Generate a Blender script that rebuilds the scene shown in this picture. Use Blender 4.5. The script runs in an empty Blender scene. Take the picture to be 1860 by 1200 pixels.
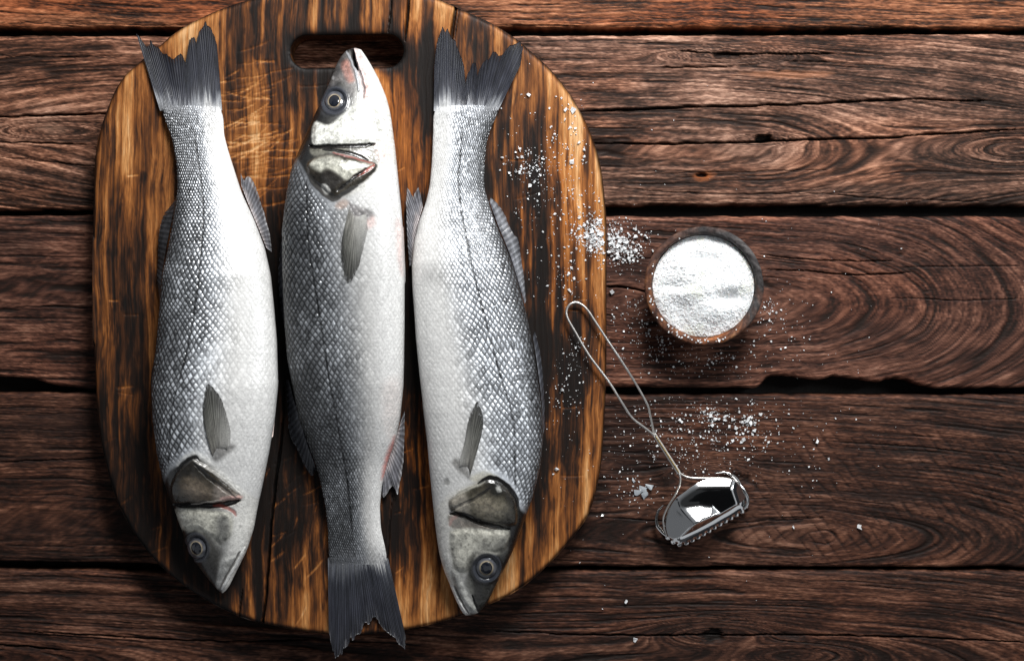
import bpy, math, random
import numpy as np
random.seed(7); RNG = np.random.default_rng(11)
C = bpy.context.scene.collection
sc = bpy.context.scene
# 1 px of measured length = S metres
S = 0.00036; CX, CY, HPX = 930.0, 600.0, 3200.0
# ---------------------------------------------------------------- camera, world, lights
cam = bpy.data.cameras.new('camera'); co = bpy.data.objects.new('camera', cam); C.objects.link(co)
co.location = (0, 0, HPX*S); co.rotation_euler = (0, 0, 0)
cam.sensor_width = 36; cam.lens = 36*HPX/1860.0; cam.clip_start = 0.01; cam.clip_end = 50
sc.camera = co
w = bpy.data.worlds.new('World'); sc.world = w; w.use_nodes = True
w.node_tree.nodes['Background'].inputs[0].default_value = (0.86, 0.93, 1.0, 1)
w.node_tree.nodes['Background'].inputs[1].default_value = 1.0
_n = w.node_tree.nodes; _l = w.node_tree.links      # invented dim surround; pale patches added for the steel to reflect
_tc = _n.new('ShaderNodeTexCoord'); _vo = _n.new('ShaderNodeTexVoronoi'); _vo.inputs['Scale'].default_value = 2.0; _vo.distance = 'CHEBYCHEV'
_rp = _n.new('ShaderNodeValToRGB'); _rp.color_ramp.interpolation = 'EASE'
_rp.color_ramp.elements[0].position = .30; _rp.color_ramp.elements[0].color = (.018, .019, .022, 1)
_rp.color_ramp.elements[1].position = .72; _rp.color_ramp.elements[1].color = (.46, .48, .51, 1)
_sp = _n.new('ShaderNodeSeparateColor')
_l.new(_tc.outputs['Generated'], _vo.inputs['Vector']); _l.new(_vo.outputs['Color'], _sp.inputs[0])
_l.new(_sp.outputs[0], _rp.inputs[0]); _sx = _n.new('ShaderNodeSeparateXYZ'); _mr = _n.new('ShaderNodeMapRange'); _mr.inputs[1].default_value = .72; _mr.inputs[2].default_value = .93; _mr.inputs[3].default_value = 1; _mr.inputs[4].default_value = .13
_vm = _n.new('ShaderNodeVectorMath'); _vm.operation = 'SCALE'      # surround made darker overhead to cut glare off the fish
_l.new(_tc.outputs['Generated'], _sx.inputs[0]); _l.new(_sx.outputs[2], _mr.inputs[0]); _l.new(_rp.outputs[0], _vm.inputs[0]); _l.new(_mr.outputs[0], _vm.inputs['Scale'])
_l.new(_vm.outputs[0], _n['Background'].inputs[0])
def area(name, loc, tgt, size, power, col, sy=None):
    l = bpy.data.lights.new(name, 'AREA'); l.energy = power; l.color = col; l.shape = 'RECTANGLE'
    l.size = size; l.size_y = sy or size
    o = bpy.data.objects.new(name, l); C.objects.link(o); o.location = loc
    from mathutils import Vector
    o.rotation_euler = (Vector(tgt)-Vector(loc)).to_track_quat('-Z', 'Y').to_euler(); return o
area('key_softbox', (0.21, 0.83, 0.74), (0.0, 0.0, 0), 0.42, 21.5, (1.0, 0.995, 0.985), 0.30)
area('added_side_fill', (0.95, 0.30, 0.75), (0.0, 0.0, 0), 0.12, 3.0, (0.92, 0.97, 1.0), 0.60)  # added fill, kept narrow for wet highlights on the bellies
sc.view_settings.view_transform = 'Standard'; sc.view_settings.look = 'None'
sc.view_settings.gamma = 1.0; sc.view_settings.exposure = 0.0; sc.view_settings.use_curve_mapping = False
sc.render.engine = 'CYCLES'; sc.cycles.max_bounces = 6

# ---------------------------------------------------------------- helpers
def hsh(ix, iy, seed):
    h = (ix.astype(np.int64)*374761393 + iy.astype(np.int64)*668265263 + seed*1442695041) & 0xFFFFFFFF
    h = ((h ^ (h >> 13))*1274126177) & 0xFFFFFFFF
    h = ((h ^ (h >> 16))*2246822519) & 0xFFFFFFFF
    return ((h ^ (h >> 15)) & 0xFFFFFF)/16777215.0
def vn(x, y, seed=0):
    x, y = np.broadcast_arrays(np.asarray(x, float), np.asarray(y, float))
    ix = np.floor(x); iy = np.floor(y); fx = x-ix; fy = y-iy
    fx = fx*fx*(3-2*fx); fy = fy*fy*(3-2*fy)
    a = hsh(ix, iy, seed); b = hsh(ix+1, iy, seed); c = hsh(ix, iy+1, seed); d = hsh(ix+1, iy+1, seed)
    return (a*(1-fx)+b*fx)*(1-fy)+(c*(1-fx)+d*fx)*fy
def fbm(x, y, seed=0, o=3, g=0.5):
    s = 0; a = 1; t = 0
    for k in range(o):
        s = s+a*vn(x*2**k+k*17.3, y*2**k+k*9.1, seed+k*31); t += a; a *= g
    return s/t
def ss(x, a, b):
    t = np.clip((x-a)/(b-a), 0, 1); return t*t*(3-2*t)
def clampi(x): return np.clip(x, 0, 1)
def ramp(t, stops):
    xs = [s[0] for s in stops]
    return np.stack([np.interp(t, xs, [s[1][k] for s in stops]) for k in range(3)], -1)
def cr(pts, n=8, closed=False):
    P = np.array(pts, float); N = len(P); out = []
    for i in range(N if closed else N-1):
        p0 = P[(i-1) % N] if closed or i > 0 else P[0]; p1 = P[i]; p2 = P[(i+1) % N]
        p3 = P[(i+2) % N] if closed or i+2 < N else P[-1]
        for k in range(n):
            t = k/n
            out.append(0.5*((2*p1)+(-p0+p2)*t+(2*p0-5*p1+4*p2-p3)*t*t+(-p0+3*p1-3*p2+p3)*t**3))
    if not closed: out.append(P[-1])
    return np.array(out)
def seg_d(x, y, pts):
    """distance to a polyline and the 0..1 position along it"""
    best = np.full(x.shape, 1e9); par = np.zeros(x.shape); n = len(pts)-1
    for i in range(n):
        ax, ay = pts[i]; bx, by = pts[i+1]; dx, dy = bx-ax, by-ay; L = dx*dx+dy*dy+1e-9
        t = np.clip(((x-ax)*dx+(y-ay)*dy)/L, 0, 1)
        d = np.hypot(x-ax-t*dx, y-ay-t*dy); m = d < best
        best = np.where(m, d, best); par = np.where(m, (i+t)/n, par)
    return best, par
def poly_sd(x, y, pts):
    pts = list(map(tuple, pts)); pc = pts+[pts[0]]
    d, _ = seg_d(x, y, pc); ins = np.zeros(x.shape, bool)
    for i in range(len(pts)):
        (x1, y1), (x2, y2) = pc[i], pc[i+1]
        if y1 == y2: continue
        c = ((y1 > y) != (y2 > y)) & (x < (x2-x1)*(y-y1)/(y2-y1)+x1); ins ^= c
    return np.where(ins, -d, d)
def to_world(px, py, z, k=None):
    """measured px -> metres; k = the enlargement of the height the outline lies at"""
    if k is None: k = (HPX-z)/HPX
    return np.stack([(px-CX)*k*S, -(py-CY)*k*S, z*S+0*px], -1)
def grid_faces(n, m, off=0, wrap=False):
    i = np.arange(n-1)[:, None]; j = np.arange(m if wrap else m-1)[None, :]; j2 = (j+1) % m
    return (np.stack([i*m+j, (i+1)*m+j, (i+1)*m+j2, i*m+j2], -1).reshape(-1, 4))+off
def mk(name, V, F, mat, parent=None, col=None, smooth=True, flip=False):
    V = np.asarray(V, float).reshape(-1, 3)
    if parent is not None: V = V-np.array(parent['_o'] if '_o' in parent else (0, 0, 0))
    me = bpy.data.meshes.new(name)
    F = [np.asarray(f) for f in (F if isinstance(F, list) else [F])]
    tot = sum(f.size for f in F); npoly = sum(len(f) for f in F)
    me.vertices.add(len(V)); me.vertices.foreach_set('co', V.ravel())
    me.loops.add(tot); idx = np.concatenate([(f[:, ::-1] if flip else f).ravel() for f in F]).astype(np.int32)
    me.loops.foreach_set('vertex_index', idx)
    me.polygons.add(npoly)
    ls = []; cur = 0
    for f in F:
        k = f.shape[1]; ls.append(cur+np.arange(len(f))*k); cur += f.size
    me.polygons.foreach_set('loop_start', np.concatenate(ls).astype(np.int32))
    if col is not None:
        a = me.color_attributes.new('Col', 'FLOAT_COLOR', 'POINT')
        c = np.asarray(col, float).reshape(len(V), -1)
        if c.shape[1] == 3: c = np.concatenate([c, np.ones((len(V), 1))], 1)
        a.data.foreach_set('color', c.astype(np.float32).ravel())
    me.update(calc_edges=True)
    me.polygons.foreach_set('use_smooth', np.full(npoly, smooth))
    me.materials.append(mat)
    o = bpy.data.objects.new(name, me); C.objects.link(o)
    if parent is not None: o.parent = parent
    return o
def tag(o, label=None, cat=None, group=None, kind=None):
    if label: o['label'] = label
    if cat: o['category'] = cat
    if group: o['group'] = group
    if kind: o['kind'] = kind
    return o
def thing(name, label, cat, loc, group=None):
    o = bpy.data.objects.new(name, None); C.objects.link(o); o.location = loc
    o['_o'] = list(map(float, loc)); o.empty_display_size = 0.02
    return tag(o, label, cat, group)
def sub_parent(o, parent):
    """child under a mesh part that shares its thing's origin"""
    o.parent = parent
    return o
def tube(path, rad, seg=10, cap=True):
    P = np.array(path, float); n = len(P); r = np.broadcast_to(np.asarray(rad, float), (n,))
    T = np.gradient(P, axis=0); T /= np.linalg.norm(T, axis=1)[:, None]+1e-12
    ref = np.array([0, 0, 1.0]); V = []
    for i in range(n):
        u = np.cross(T[i], ref); nu = np.linalg.norm(u)
        u = u/nu if nu > 1e-6 else np.array([1., 0, 0]); v = np.cross(u, T[i])
        a = np.linspace(0, 2*np.pi, seg, endpoint=False)
        V.append(P[i]+r[i]*(np.cos(a)[:, None]*u+np.sin(a)[:, None]*v))
    V = np.array(V); F = grid_faces(n, seg, wrap=True); V = V.reshape(-1, 3)
    if cap:
        V = np.concatenate([V, P[:1], P[-1:]]); a = np.arange(seg); b = (a+1) % seg
        F2 = np.concatenate([np.stack([a, b, np.full(seg, n*seg)], -1), np.stack([(n-1)*seg+b, (n-1)*seg+a, np.full(seg, n*seg+1)], -1)])
        return V, [F, F2]
    return V, [F]
def join(parts):
    Vs = []; Q = []; T = []; off = 0
    for V, Fs in parts:
        for f in Fs: (Q if f.shape[1] == 4 else T).append(f+off)
        Vs.append(V); off += len(V)
    return np.concatenate(Vs), ([np.concatenate(Q)] if Q else [])+([np.concatenate(T)] if T else [])

# ---------------------------------------------------------------- materials
def newmat(name):
    m = bpy.data.materials.new(name); m.use_nodes = True; nt = m.node_tree
    return m, nt, nt.nodes['Principled BSDF']
def vmat(name, rough=0.6, spec=0.4, metal=0.0, nscale=(1, 1, 1), noise=0.3, bump=0.3, bdist=0.0004, coat=0.0,
         alpha_metal=False, rvar=0.15, sss=0.0):
    m, nt, b = newmat(name); N = nt.nodes; L = nt.links
    at = N.new('ShaderNodeAttribute'); at.attribute_name = 'Col'
    tc = N.new('ShaderNodeTexCoord'); mp = N.new('ShaderNodeMapping'); mp.inputs['Scale'].default_value = nscale
    L.new(tc.outputs['Object'], mp.inputs['Vector'])
    nz = N.new('ShaderNodeTexNoise'); nz.inputs['Scale'].default_value = 1.0; nz.inputs['Detail'].default_value = 6
    nz.inputs['Roughness'].default_value = 0.65
    L.new(mp.outputs[0], nz.inputs['Vector'])
    mr = N.new('ShaderNodeMapRange'); mr.inputs[1].default_value = 0.32; mr.inputs[2].default_value = 0.68
    mr.inputs[3].default_value = 1-noise; mr.inputs[4].default_value = 1+noise
    L.new(nz.outputs[0], mr.inputs[0])
    mx = N.new('ShaderNodeVectorMath'); mx.operation = 'SCALE'
    L.new(at.outputs['Color'], mx.inputs[0]); L.new(mr.outputs[0], mx.inputs['Scale'])
    L.new(mx.outputs[0], b.inputs['Base Color'])
    rr = N.new('ShaderNodeMapRange'); rr.inputs[1].default_value = 0.3; rr.inputs[2].default_value = 0.7
    rr.inputs[3].default_value = rough+rvar; rr.inputs[4].default_value = rough-rvar
    L.new(nz.outputs[0], rr.inputs[0]); L.new(rr.outputs[0], b.inputs['Roughness'])
    bp = N.new('ShaderNodeBump'); bp.inputs['Strength'].default_value = bump; bp.inputs['Distance'].default_value = bdist
    L.new(nz.outputs[0], bp.inputs['Height']); L.new(bp.outputs[0], b.inputs['Normal'])
    b.inputs['Specular IOR Level'].default_value = spec; b.inputs['Metallic'].default_value = metal
    b.inputs['Coat Weight'].default_value = coat; b.inputs['Coat Roughness'].default_value = 0.13
    if alpha_metal: L.new(at.outputs['Alpha'], b.inputs['Metallic'])
    if sss:
        b.inputs['Subsurface Weight'].default_value = sss; b.inputs['Subsurface Radius'].default_value = (1, .8, .7)
        b.inputs['Subsurface Scale'].default_value = 0.003
    return m
M_plank = vmat('weathered_plank_wood', 0.66, 0.16, nscale=(160, 1500, 90), noise=0.5, bump=0.7, bdist=0.00032)
M_board = vmat('charred_board_wood', 0.58, 0.2, nscale=(1300, 90, 90), noise=0.42, bump=0.5, bdist=0.00018)
M_skin = vmat('wet_fish_skin', 0.30, 0.5, nscale=(900, 900, 900), noise=0.18, bump=0.35, bdist=0.00010, coat=0.25, alpha_metal=True, rvar=0.08)
M_fin = vmat('wet_fin_membrane', 0.42, 0.3, nscale=(1200, 1200, 1200), noise=0.2, bump=0.4, bdist=0.00012, coat=0.15)
_nt = M_fin.node_tree; _nt.links.new(_nt.nodes['Attribute'].outputs['Alpha'], _nt.nodes['Principled BSDF'].inputs['Alpha'])
M_bowl = vmat('rusty_bowl_surface', 0.72, 0.25, nscale=(420, 420, 420), noise=0.45, bump=0.8, bdist=0.0008)
M_salt = vmat('salt_heap_surface', 0.6, 0.4, nscale=(1100, 1100, 1100), noise=0.05, bump=0.5, bdist=0.0005, sss=0.4)
def plain(name, col, rough, metal=0, spec=.5, coat=0, trans=0, bump=0, bs=800):
    m, nt, b = newmat(name); b.inputs['Base Color'].default_value = (*col, 1); b.inputs['Roughness'].default_value = rough
    b.inputs['Metallic'].default_value = metal; b.inputs['Specular IOR Level'].default_value = spec
    b.inputs['Coat Weight'].default_value = coat; b.inputs['Coat Roughness'].default_value = .03
    b.inputs['Transmission Weight'].default_value = trans
    nz = nt.nodes.new('ShaderNodeTexNoise'); nz.inputs['Scale'].default_value = bs
    tc = nt.nodes.new('ShaderNodeTexCoord'); nt.links.new(tc.outputs['Object'], nz.inputs['Vector'])
    if bump:
        bp = nt.nodes.new('ShaderNodeBump'); bp.inputs['Strength'].default_value = bump; bp.inputs['Distance'].default_value = .0003
        nt.links.new(nz.outputs[0], bp.inputs['Height']); nt.links.new(bp.outputs[0], b.inputs['Normal'])
    mr = nt.nodes.new('ShaderNodeMapRange'); mr.inputs[3].default_value = rough*.7; mr.inputs[4].default_value = min(1, rough*1.3)
    nt.links.new(nz.outputs[0], mr.inputs[0]); nt.links.new(mr.outputs[0], b.inputs['Roughness'])
    return m
M_grain = plain('salt_crystal', (.88, .89, .90), .3, spec=.6, trans=.35)
M_steel = plain('polished_steel', (.80, .80, .79), .10, metal=1, bs=26, bump=.45)
M_steel.node_tree.nodes['Bump'].inputs['Distance'].default_value = .004
M_wire = plain('steel_wire', (.62, .60, .57), .34, metal=.9, bs=900)
M_brass = plain('brassy_wire', (.50, .36, .17), .3, metal=1, bs=900, bump=.2)
M_light_stop = plain('light_stop_dark', (.012, .009, .008), .9)
M_pupil = plain('fish_pupil', (.010, .012, .018), .10, spec=.4, coat=.4)

# ---------------------------------------------------------------- plank table
def xs_grid(step):
    return np.concatenate([np.linspace(-700, -40, 34)[:-1], np.arange(-40, 1900.1, step), np.linspace(1900, 2560, 34)[1:]])
def crack(x, y, h, col, pts, wid, depth, dark=.06, n=5):
    P = cr(pts, 6); m = (x > P[:, 0].min()-12) & (x < P[:, 0].max()+12) & (y > P[:, 1].min()-14) & (y < P[:, 1].max()+14)
    if not m.any(): return
    xx = x[m]; yy = y[m]+1.1*(vn(xx/24, xx*0, 5)-.5)*2+.8*(vn(xx/5, xx*0, 8)-.5)
    d, t = seg_d(xx, yy, P); ww = .82*wid*(.45+.75*vn(xx/22, yy*0, 3))*np.minimum(1, np.minimum(t, 1-t)*n+.12)
    k = 1-ss(d, ww*.35, ww*.9+.5)
    h[m] -= depth*k; c = col[m]; col[m] = c*(1-k[:, None]*(1-dark))
def blot(x, y, h, col, cx, cy, rx, ry, c, al, depth=0, soft=.5, seed=1):
    m = (abs(x-cx) < rx*2) & (abs(y-cy) < ry*2)
    if not m.any(): return
    r = np.hypot((x[m]-cx)/rx, (y[m]-cy)/ry)+.9*(fbm(x[m]/14, y[m]/6, seed)-.5)
    k = (1-ss(r, 1-soft, 1+soft*.4))*al; h[m] -= depth*k
    col[m] = col[m]*(1-k[:, None])+np.array(c)*k[:, None]

DK = (.0085, .0050, .0038)
def plank(idx, top, bot, ramp_c, cfg):
    X = xs_grid(3.2); nb = max(8, int((np.mean([p[1] for p in bot])-np.mean([p[1] for p in top]))/1.45))
    if cfg.get('coarse'): X = xs_grid(16); nb = nb//8
    yt = np.interp(X, [p[0] for p in top], [p[1] for p in top]); yb = np.interp(X, [p[0] for p in bot], [p[1] for p in bot])
    yt = yt+2.2*(fbm(X/30, X*0+idx, 41, 3)-.5)*2; yb = yb+2.2*(fbm(X/30, X*0+idx, 43, 3)-.5)*2
    for (x0, x1, am) in cfg.get('ragged', []):
        k = ss(X, x0, x0+30)*(1-ss(X, x1-60, x1)); yb = yb-am*k*(.35+.95*fbm(X/38, X*0, 77, 4))
    t = np.linspace(0, 1, nb); t = np.concatenate([[0, 0, 0], t, [1, 1, 1]])
    x = np.repeat(X[:, None], len(t), 1); y = yt[:, None]*(1-t)+yb[:, None]*t
    de = np.minimum(y-yt[:, None], yb[:, None]-y)
    sd = idx*13
    warp = cfg.get('warp', 10)*(fbm(x/560, y/140, sd, 2)-.5)*2+2.6*(fbm(x/130, y/30, sd+5, 2)-.5)*2
    hx = np.interp(x, cfg['hx'][0], cfg['hx'][1]); yc = cfg['yc']+.02*(x-900)
    ring = np.sqrt((y-yc+warp)**2+hx**2)
    for (kx, ky, krx, kry, ka) in cfg.get('knots', []):
        r2 = ((x-kx)/krx)**2+((y-ky)/kry)**2; g = np.exp(-r2)
        ring = ring*(1-g)+g*(np.sqrt(r2)*ka+ring*.15)
    per = cfg.get('per', 6.0)
    g1 = fbm(ring/per, x/300+ring*.01, sd+1, 3, .6)
    g1 = clampi((g1-.5)*1.7+.5)
    g2 = fbm(ring/2.0, x/48, sd+2, 3, .65); g3 = fbm(x/7.0+y*.2, ring/1.5, sd+3, 2)
    bl = fbm(x/190, y/60, sd+4, 3); bl2 = fbm(x/55, y/22, sd+9, 3)
    tone = .41+.70*cfg.get('a1', .55)*(g1-.5)+.92*(g2-.5)+.60*(g3-.5)+.42*(bl-.5)+.50*(bl2-.5)+cfg.get('lift', 0)
    relief = cfg.get('rel', 1.6)
    if 'relx' in cfg: relief = np.interp(x, *cfg['relx'])
    h = relief*(g1-.5)*.62+1.6*(g2-.5)+.9*(g3-.5)+3*(fbm(x/500, y/160, sd+6, 2)-.5)
    # fine dark drying checks that follow the grain
    ck = fbm(ring/3.3, x/120, sd+7, 2); ckm = ss(ck, .66, .78); tone = tone-.38*ckm; h = h-1.8*ckm
    for (x0, x1, y0, y1, sl, per2, am) in cfg.get('saw', []):
        reg = ss(x, x0, x0+120)*(1-ss(x, x1-120, x1))*ss(y, y0, y0+40)*(1-ss(y, y1-30, y1))*ss(fbm(x/150, y/60, sd+20, 3), .38, .58)
        q = (x+sl*y+8*fbm(x/60, y/60, sd+21, 2))/per2; s = np.abs(q-np.floor(q)-.5)*2
        s = ss(s, .55, .98)*reg*ss(vn(np.floor(q)*3.1, y/16, 9), .3, .8)*ss(g2, .3, .6); tone = tone-am*s; h = h-1.6*s
        q2 = (x-sl*.7*y+8*fbm(x/50, y/70, sd+22, 2))/(per2*1.3); s2 = np.abs(q2-np.floor(q2)-.5)*2
        s2 = ss(s2, .7, 1)*reg*ss(vn(np.floor(q2)*2.3, y/14, 10), .55, .9)*.7; tone = tone-am*.6*s2; h = h-1.0*s2
    hue = fbm(x/260, y/80, sd+12, 3)
    col = ramp(tone, ramp_c)
    org = clampi((hue-.47)*4)*cfg.get('org', .3)
    col = col*(1+org[..., None]*np.array([.35, .02, -.22]))
    for (pts, wd, dp) in cfg.get('cracks', []): crack(x, y, h, col, pts, wd, dp)
    for b in cfg.get('blots', []): blot(x, y, h, col, *b)
    col = col*np.array([1.18, 1.0, .87])*(.80 if idx >= 4 else (1.12 if idx == 2 else 1.0))
    # worn paler arris, then the edge rolling down into the gap
    ar = np.exp(-((de-5)/4.0)**2)*(.3+.7*fbm(x/60, y*0+idx, 61, 3)); col = col*(1+.55*ar[..., None])
    z = h-6*np.exp(-de/2.6)
    x[:, 0] = x[:, 2]; nk = len(t)-1
    for j, (dz, iny) in enumerate(((-60, 0), (-22, 0), (-7, .2))):
        z[:, j] = z[:, 3]+dz; z[:, nk-j] = z[:, nk-3]+dz
        y[:, j] = y[:, 3]-1.6+.8*j*.5; y[:, nk-j] = y[:, nk-3]+1.6-.8*j*.5
        col[:, j] *= .75; col[:, nk-j] *= .75
    V = to_world(x, y, z, 1.0)
    mk('plank', V, grid_faces(*x.shape), M_plank, table, col, flip=False)

R_top = [(0, DK), (.25, (.040, .018, .010)), (.5, (.125, .052, .026)), (.75, (.22, .100, .054)), (1, (.32, .17, .10))]
R_mid = [(0, DK), (.25, (.026, .015, .011)), (.5, (.076, .042, .031)), (.75, (.170, .106, .082)), (1, (.31, .215, .175))]
R_red = [(0, DK), (.25, (.027, .012, .009)), (.5, (.068, .033, .024)), (.75, (.128, .066, .049)), (1, (.21, .13, .10))]
R_dk = [(0, DK), (.25, (.021, .010, .0075)), (.5, (.052, .025, .017)), (.75, (.104, .054, .038)), (1, (.18, .105, .077))]
table = thing('plank_table', 'dark brown weathered wooden table of wide horizontal planks under the cutting board', 'table', (0, 0, 0))
flat = lambda y, dy=0: [(-700, y), (2560, y+dy)]
plank(0, flat(-620), flat(-282), R_top, dict(hx=([0, 1], [60, 60]), yc=-400, coarse=1))
plank(1, flat(-270), [(-700, 52), (0, 51), (900, 49), (1860, 52), (2560, 52)], R_top, dict(
    hx=([0, 600, 1300, 1900], [90, 50, 70, 40]), yc=-90, per=5.2, a1=.5, org=.8, lift=.03, rel=1.3,
    cracks=[([(0, 41), (200, 44), (330, 46)], 1.4, 2), ([(1200, 30), (1500, 36), (1860, 33)], 1.0, 1.5)]))
plank(2, [(-700, 66), (0, 65), (930, 66), (1300, 64), (1860, 62), (2560, 62)], [(-700, 381), (0, 381), (165, 380), (1100, 371), (1860, 373), (2560, 373)], R_mid, dict(
    hx=([-200, 200, 900, 1400, 1640, 1900], [120, 60, 40, 40, 70, 120]), yc=262, per=5.0, a1=.75, rel=2.6, lift=.03, org=.55,
    knots=[(95, 238, 150, 22, 34), (1850, 272, 260, 70, 100), (1385, 253, 60, 9, 14), (1320, 101, 90, 10, 14)],
    cracks=[([(-40, 213), (90, 209), (230, 206)], 3.0, 12), ([(1040, 202), (1130, 200), (1250, 194), (1400, 191), (1520, 186), (1640, 180), (1800, 184)], 3.4, 14),
            ([(1070, 260), (1200, 261), (1370, 257), (1480, 253), (1600, 250), (1700, 243), (1900, 233)], 3.2, 14),
            ([(-30, 256), (60, 259), (160, 262)], 1.8, 5), ([(0, 100), (120, 104), (220, 101)], 1.2, 3), ([(0, 284), (150, 300), (230, 305)], 1.5, 4),
            ([(1230, 92), (1300, 96), (1420, 98), (1520, 97)], 2.6, 7), ([(1200, 122), (1270, 122), (1330, 120)], 2, 6), ([(1420, 110), (1470, 112), (1510, 112)], 1.6, 4),
            ([(1130, 318), (1300, 312), (1500, 309)], 1.2, 3), ([(1500, 352), (1600, 360), (1800, 366)], 1.4, 4), ([(1110, 340), (1300, 352), (1600, 350)], 1.2, 3)],
    blots=[(1388, 253, 17, 8, (.005, .004, .003), 1, 12, .25), (1280, 320, 20, 9, (.20, .07, .022), .8, 1), (1276, 318, 12, 4.5, (.01, .005, .004), 1, 8, .3), (1318, 100, 26, 7, (.008, .005, .004), 1, 8, .4),
           (1380, 108, 110, 11, (.02, .011, .008), .55, 1), (1430, 136, 90, 8, (.30, .15, .09), .45), (95, 234, 34, 10, (.20, .13, .10), .4)]))
plank(3, [(-700, 393), (0, 393), (160, 392), (1100, 393), (1860, 393), (2560, 393)], [(-700, 694), (0, 690), (60, 697), (170, 705), (1100, 703), (1860, 703), (2560, 703)], R_red, dict(
    hx=([0, 700, 1150, 1500, 1680, 1820, 2000], [60, 60, 30, 70, 120, 180, 240]), yc=540, per=4.6, a1=.55, rel=2.2, org=.35, ragged=[(1372, 1690, 21), (-60, 110, 9)],
    cracks=[([(1095, 520), (1140, 523), (1190, 533)], 2.6, 8), ([(1380, 462), (1450, 470), (1540, 474), (1620, 473)], 1.7, 5), ([(1390, 490), (1470, 492), (1540, 499), (1660, 494)], 2.0, 6),
            ([(1640, 486), (1750, 483), (1860, 484)], 1.2, 3), ([(1620, 540), (1740, 545), (1860, 543)], 1.4, 3), ([(0, 560), (90, 556), (160, 560)], 1.2, 2), ([(1300, 500), (1420, 505)], 1.4, 3), ([(1120, 470), (1200, 468)], 1.4, 3)],
    blots=[(1405, 692, 26, 9, (.015, .008, .006), .8, 3), (1415, 462, 34, 8, (.02, .011, .009), .5), (1637, 462, 5, 5, (.01, .006, .005), .9, 3), (1682, 458, 5, 3, (.01, .006, .005), .9, 3), (1130, 480, 50, 45, (.02, .012, .011), .35), (30, 440, 60, 30, (.014, .008, .007), .5)]))
plank(4, [(-700, 714), (0, 713), (170, 713), (1100, 717), (1860, 717), (2560, 717)], [(-700, 1018), (0, 1019), (270, 1022), (1000, 1028), (1860, 1029), (2560, 1029)], R_dk, dict(
    hx=([0, 500, 1100, 1500, 1720, 1900], [70, 70, 50, 30, 60, 100]), yc=958, per=6.2, a1=.6, rel=2.6, org=.25, lift=-.02,
    knots=[(1290, 858, 60, 14, 20)],
    saw=[(-80, 460, 760, 1010, .25, 21, .42), (1180, 2000, 760, 1030, -.8, 24, .45), (900, 1300, 880, 1030, .3, 22, .3)],
    cracks=[([(0, 838), (120, 834), (190, 831)], 1.5, 4), ([(1100, 940), (1300, 948), (1500, 940)], 1.3, 3)],
    blots=[(1330, 870, 40, 9, (.008, .005, .004), .8, 4), (1620, 900, 70, 20, (.012, .007, .006), .5), (110, 770, 130, 24, (.014, .008, .007), .55), (1140, 800, 90, 60, (.010, .006, .006), .45), (40, 970, 60, 14, (.014, .008, .007), .5), (1450, 855, 60, 8, (.012, .007, .006), .7)]))
plank(5, [(-700, 1034), (0, 1035), (270, 1037), (1000, 1036), (1860, 1036), (2560, 1036)], flat(1392), R_dk, dict(
    hx=([0, 400, 900, 1300, 1700, 2000], [20, 50, 70, 50, 90, 140]), yc=1215, per=8.5, warp=18, a1=.95, relx=([0, 420, 800, 1900], [7.5, 6.0, 2.2, 2.2]), org=.3, lift=.0,
    knots=[(1296, 1152, 120, 26, 26), (1450, 1190, 130, 26, 22)],
    cracks=[([(-20, 1168), (60, 1174), (110, 1180)], 2, 7), ([(60, 1146), (250, 1158), (420, 1164), (560, 1160)], 2.0, 7), ([(900, 1146), (1100, 1153), (1290, 1152), (1500, 1153), (1700, 1158), (1880, 1168)], 2.2, 8),
            ([(1560, 1062), (1700, 1072)], 1.2, 3)],
    blots=[(1296, 1153, 19, 12, (.006, .004, .003), 1, 7, .3), (1440, 1150, 26, 10, (.012, .007, .006), .7, 2), (1750, 1190, 90, 20, (.012, .007, .006), .5), (1180, 1090, 90, 14, (.014, .008, .006), .4)]))
plank(6, flat(1400), flat(1740), R_dk, dict(hx=([0, 1], [60, 60]), yc=1500, coarse=1))
v = to_world(np.array([-700, 2560, 2560, -700.]), np.array([-620, -620, 1740, 1740.]), np.full(4, -58.), 1.0)
mk('light_stop_slab', np.concatenate([v, v-np.array([0, 0, .02])]), np.array([[0, 3, 2, 1], [4, 5, 6, 7], [0, 1, 5, 4], [1, 2, 6, 5], [2, 3, 7, 6], [3, 0, 4, 7]]), M_light_stop, table, smooth=False)  # dark slab added under the planks to stop light through the gaps

# ---------------------------------------------------------------- cutting board
ZB = 62.0
top_pts = [(168, 430), (169, 360), (175, 262), (200, 182), (222, 142), (245, 119), (291, 81), (313, 62), (347, 41), (396, 18), (450, 0), (540, -22), (640, -30), (740, -20), (800, 0), (839, 18), (890, 41), (932, 67), (961, 91), (1003, 130), (1040, 179), (1070, 236), (1090, 300), (1100, 386), (1101, 440)]
bot_pts = [(168, 610), (172, 680), (177, 760), (188, 828), (216, 920), (270, 1005), (340, 1068), (430, 1118), (500, 1137), (590, 1151), (660, 1152), (740, 1143), (825, 1122), (930, 1078), (995, 1026), (1040, 975), (1070, 930), (1090, 852), (1097, 760), (1100, 690), (1101, 620)]
def monox(pts):
    P = cr(pts, 10); return P[:, 0], P[:, 1]
TX, TY = monox(top_pts); BX, BY = monox(bot_pts)
TX = np.maximum.accumulate(TX); BX = np.maximum.accumulate(BX)
OUT = np.concatenate([np.stack([TX, TY], 1), np.stack([BX, BY], 1)[::-1]]); OUT = np.concatenate([OUT, OUT[:1]])
HX0, HX1 = 527.0, 733.0
def hole_y(x):
    c = 93-.012*(x-630); r = 30.0
    u = np.where(x < HX0+r, HX0+r-x, np.where(x > HX1-r, x-HX1+r, 0.0)); s = np.sqrt(np.maximum(r*r-u*u, 0))
    return c-s, c+s
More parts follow.
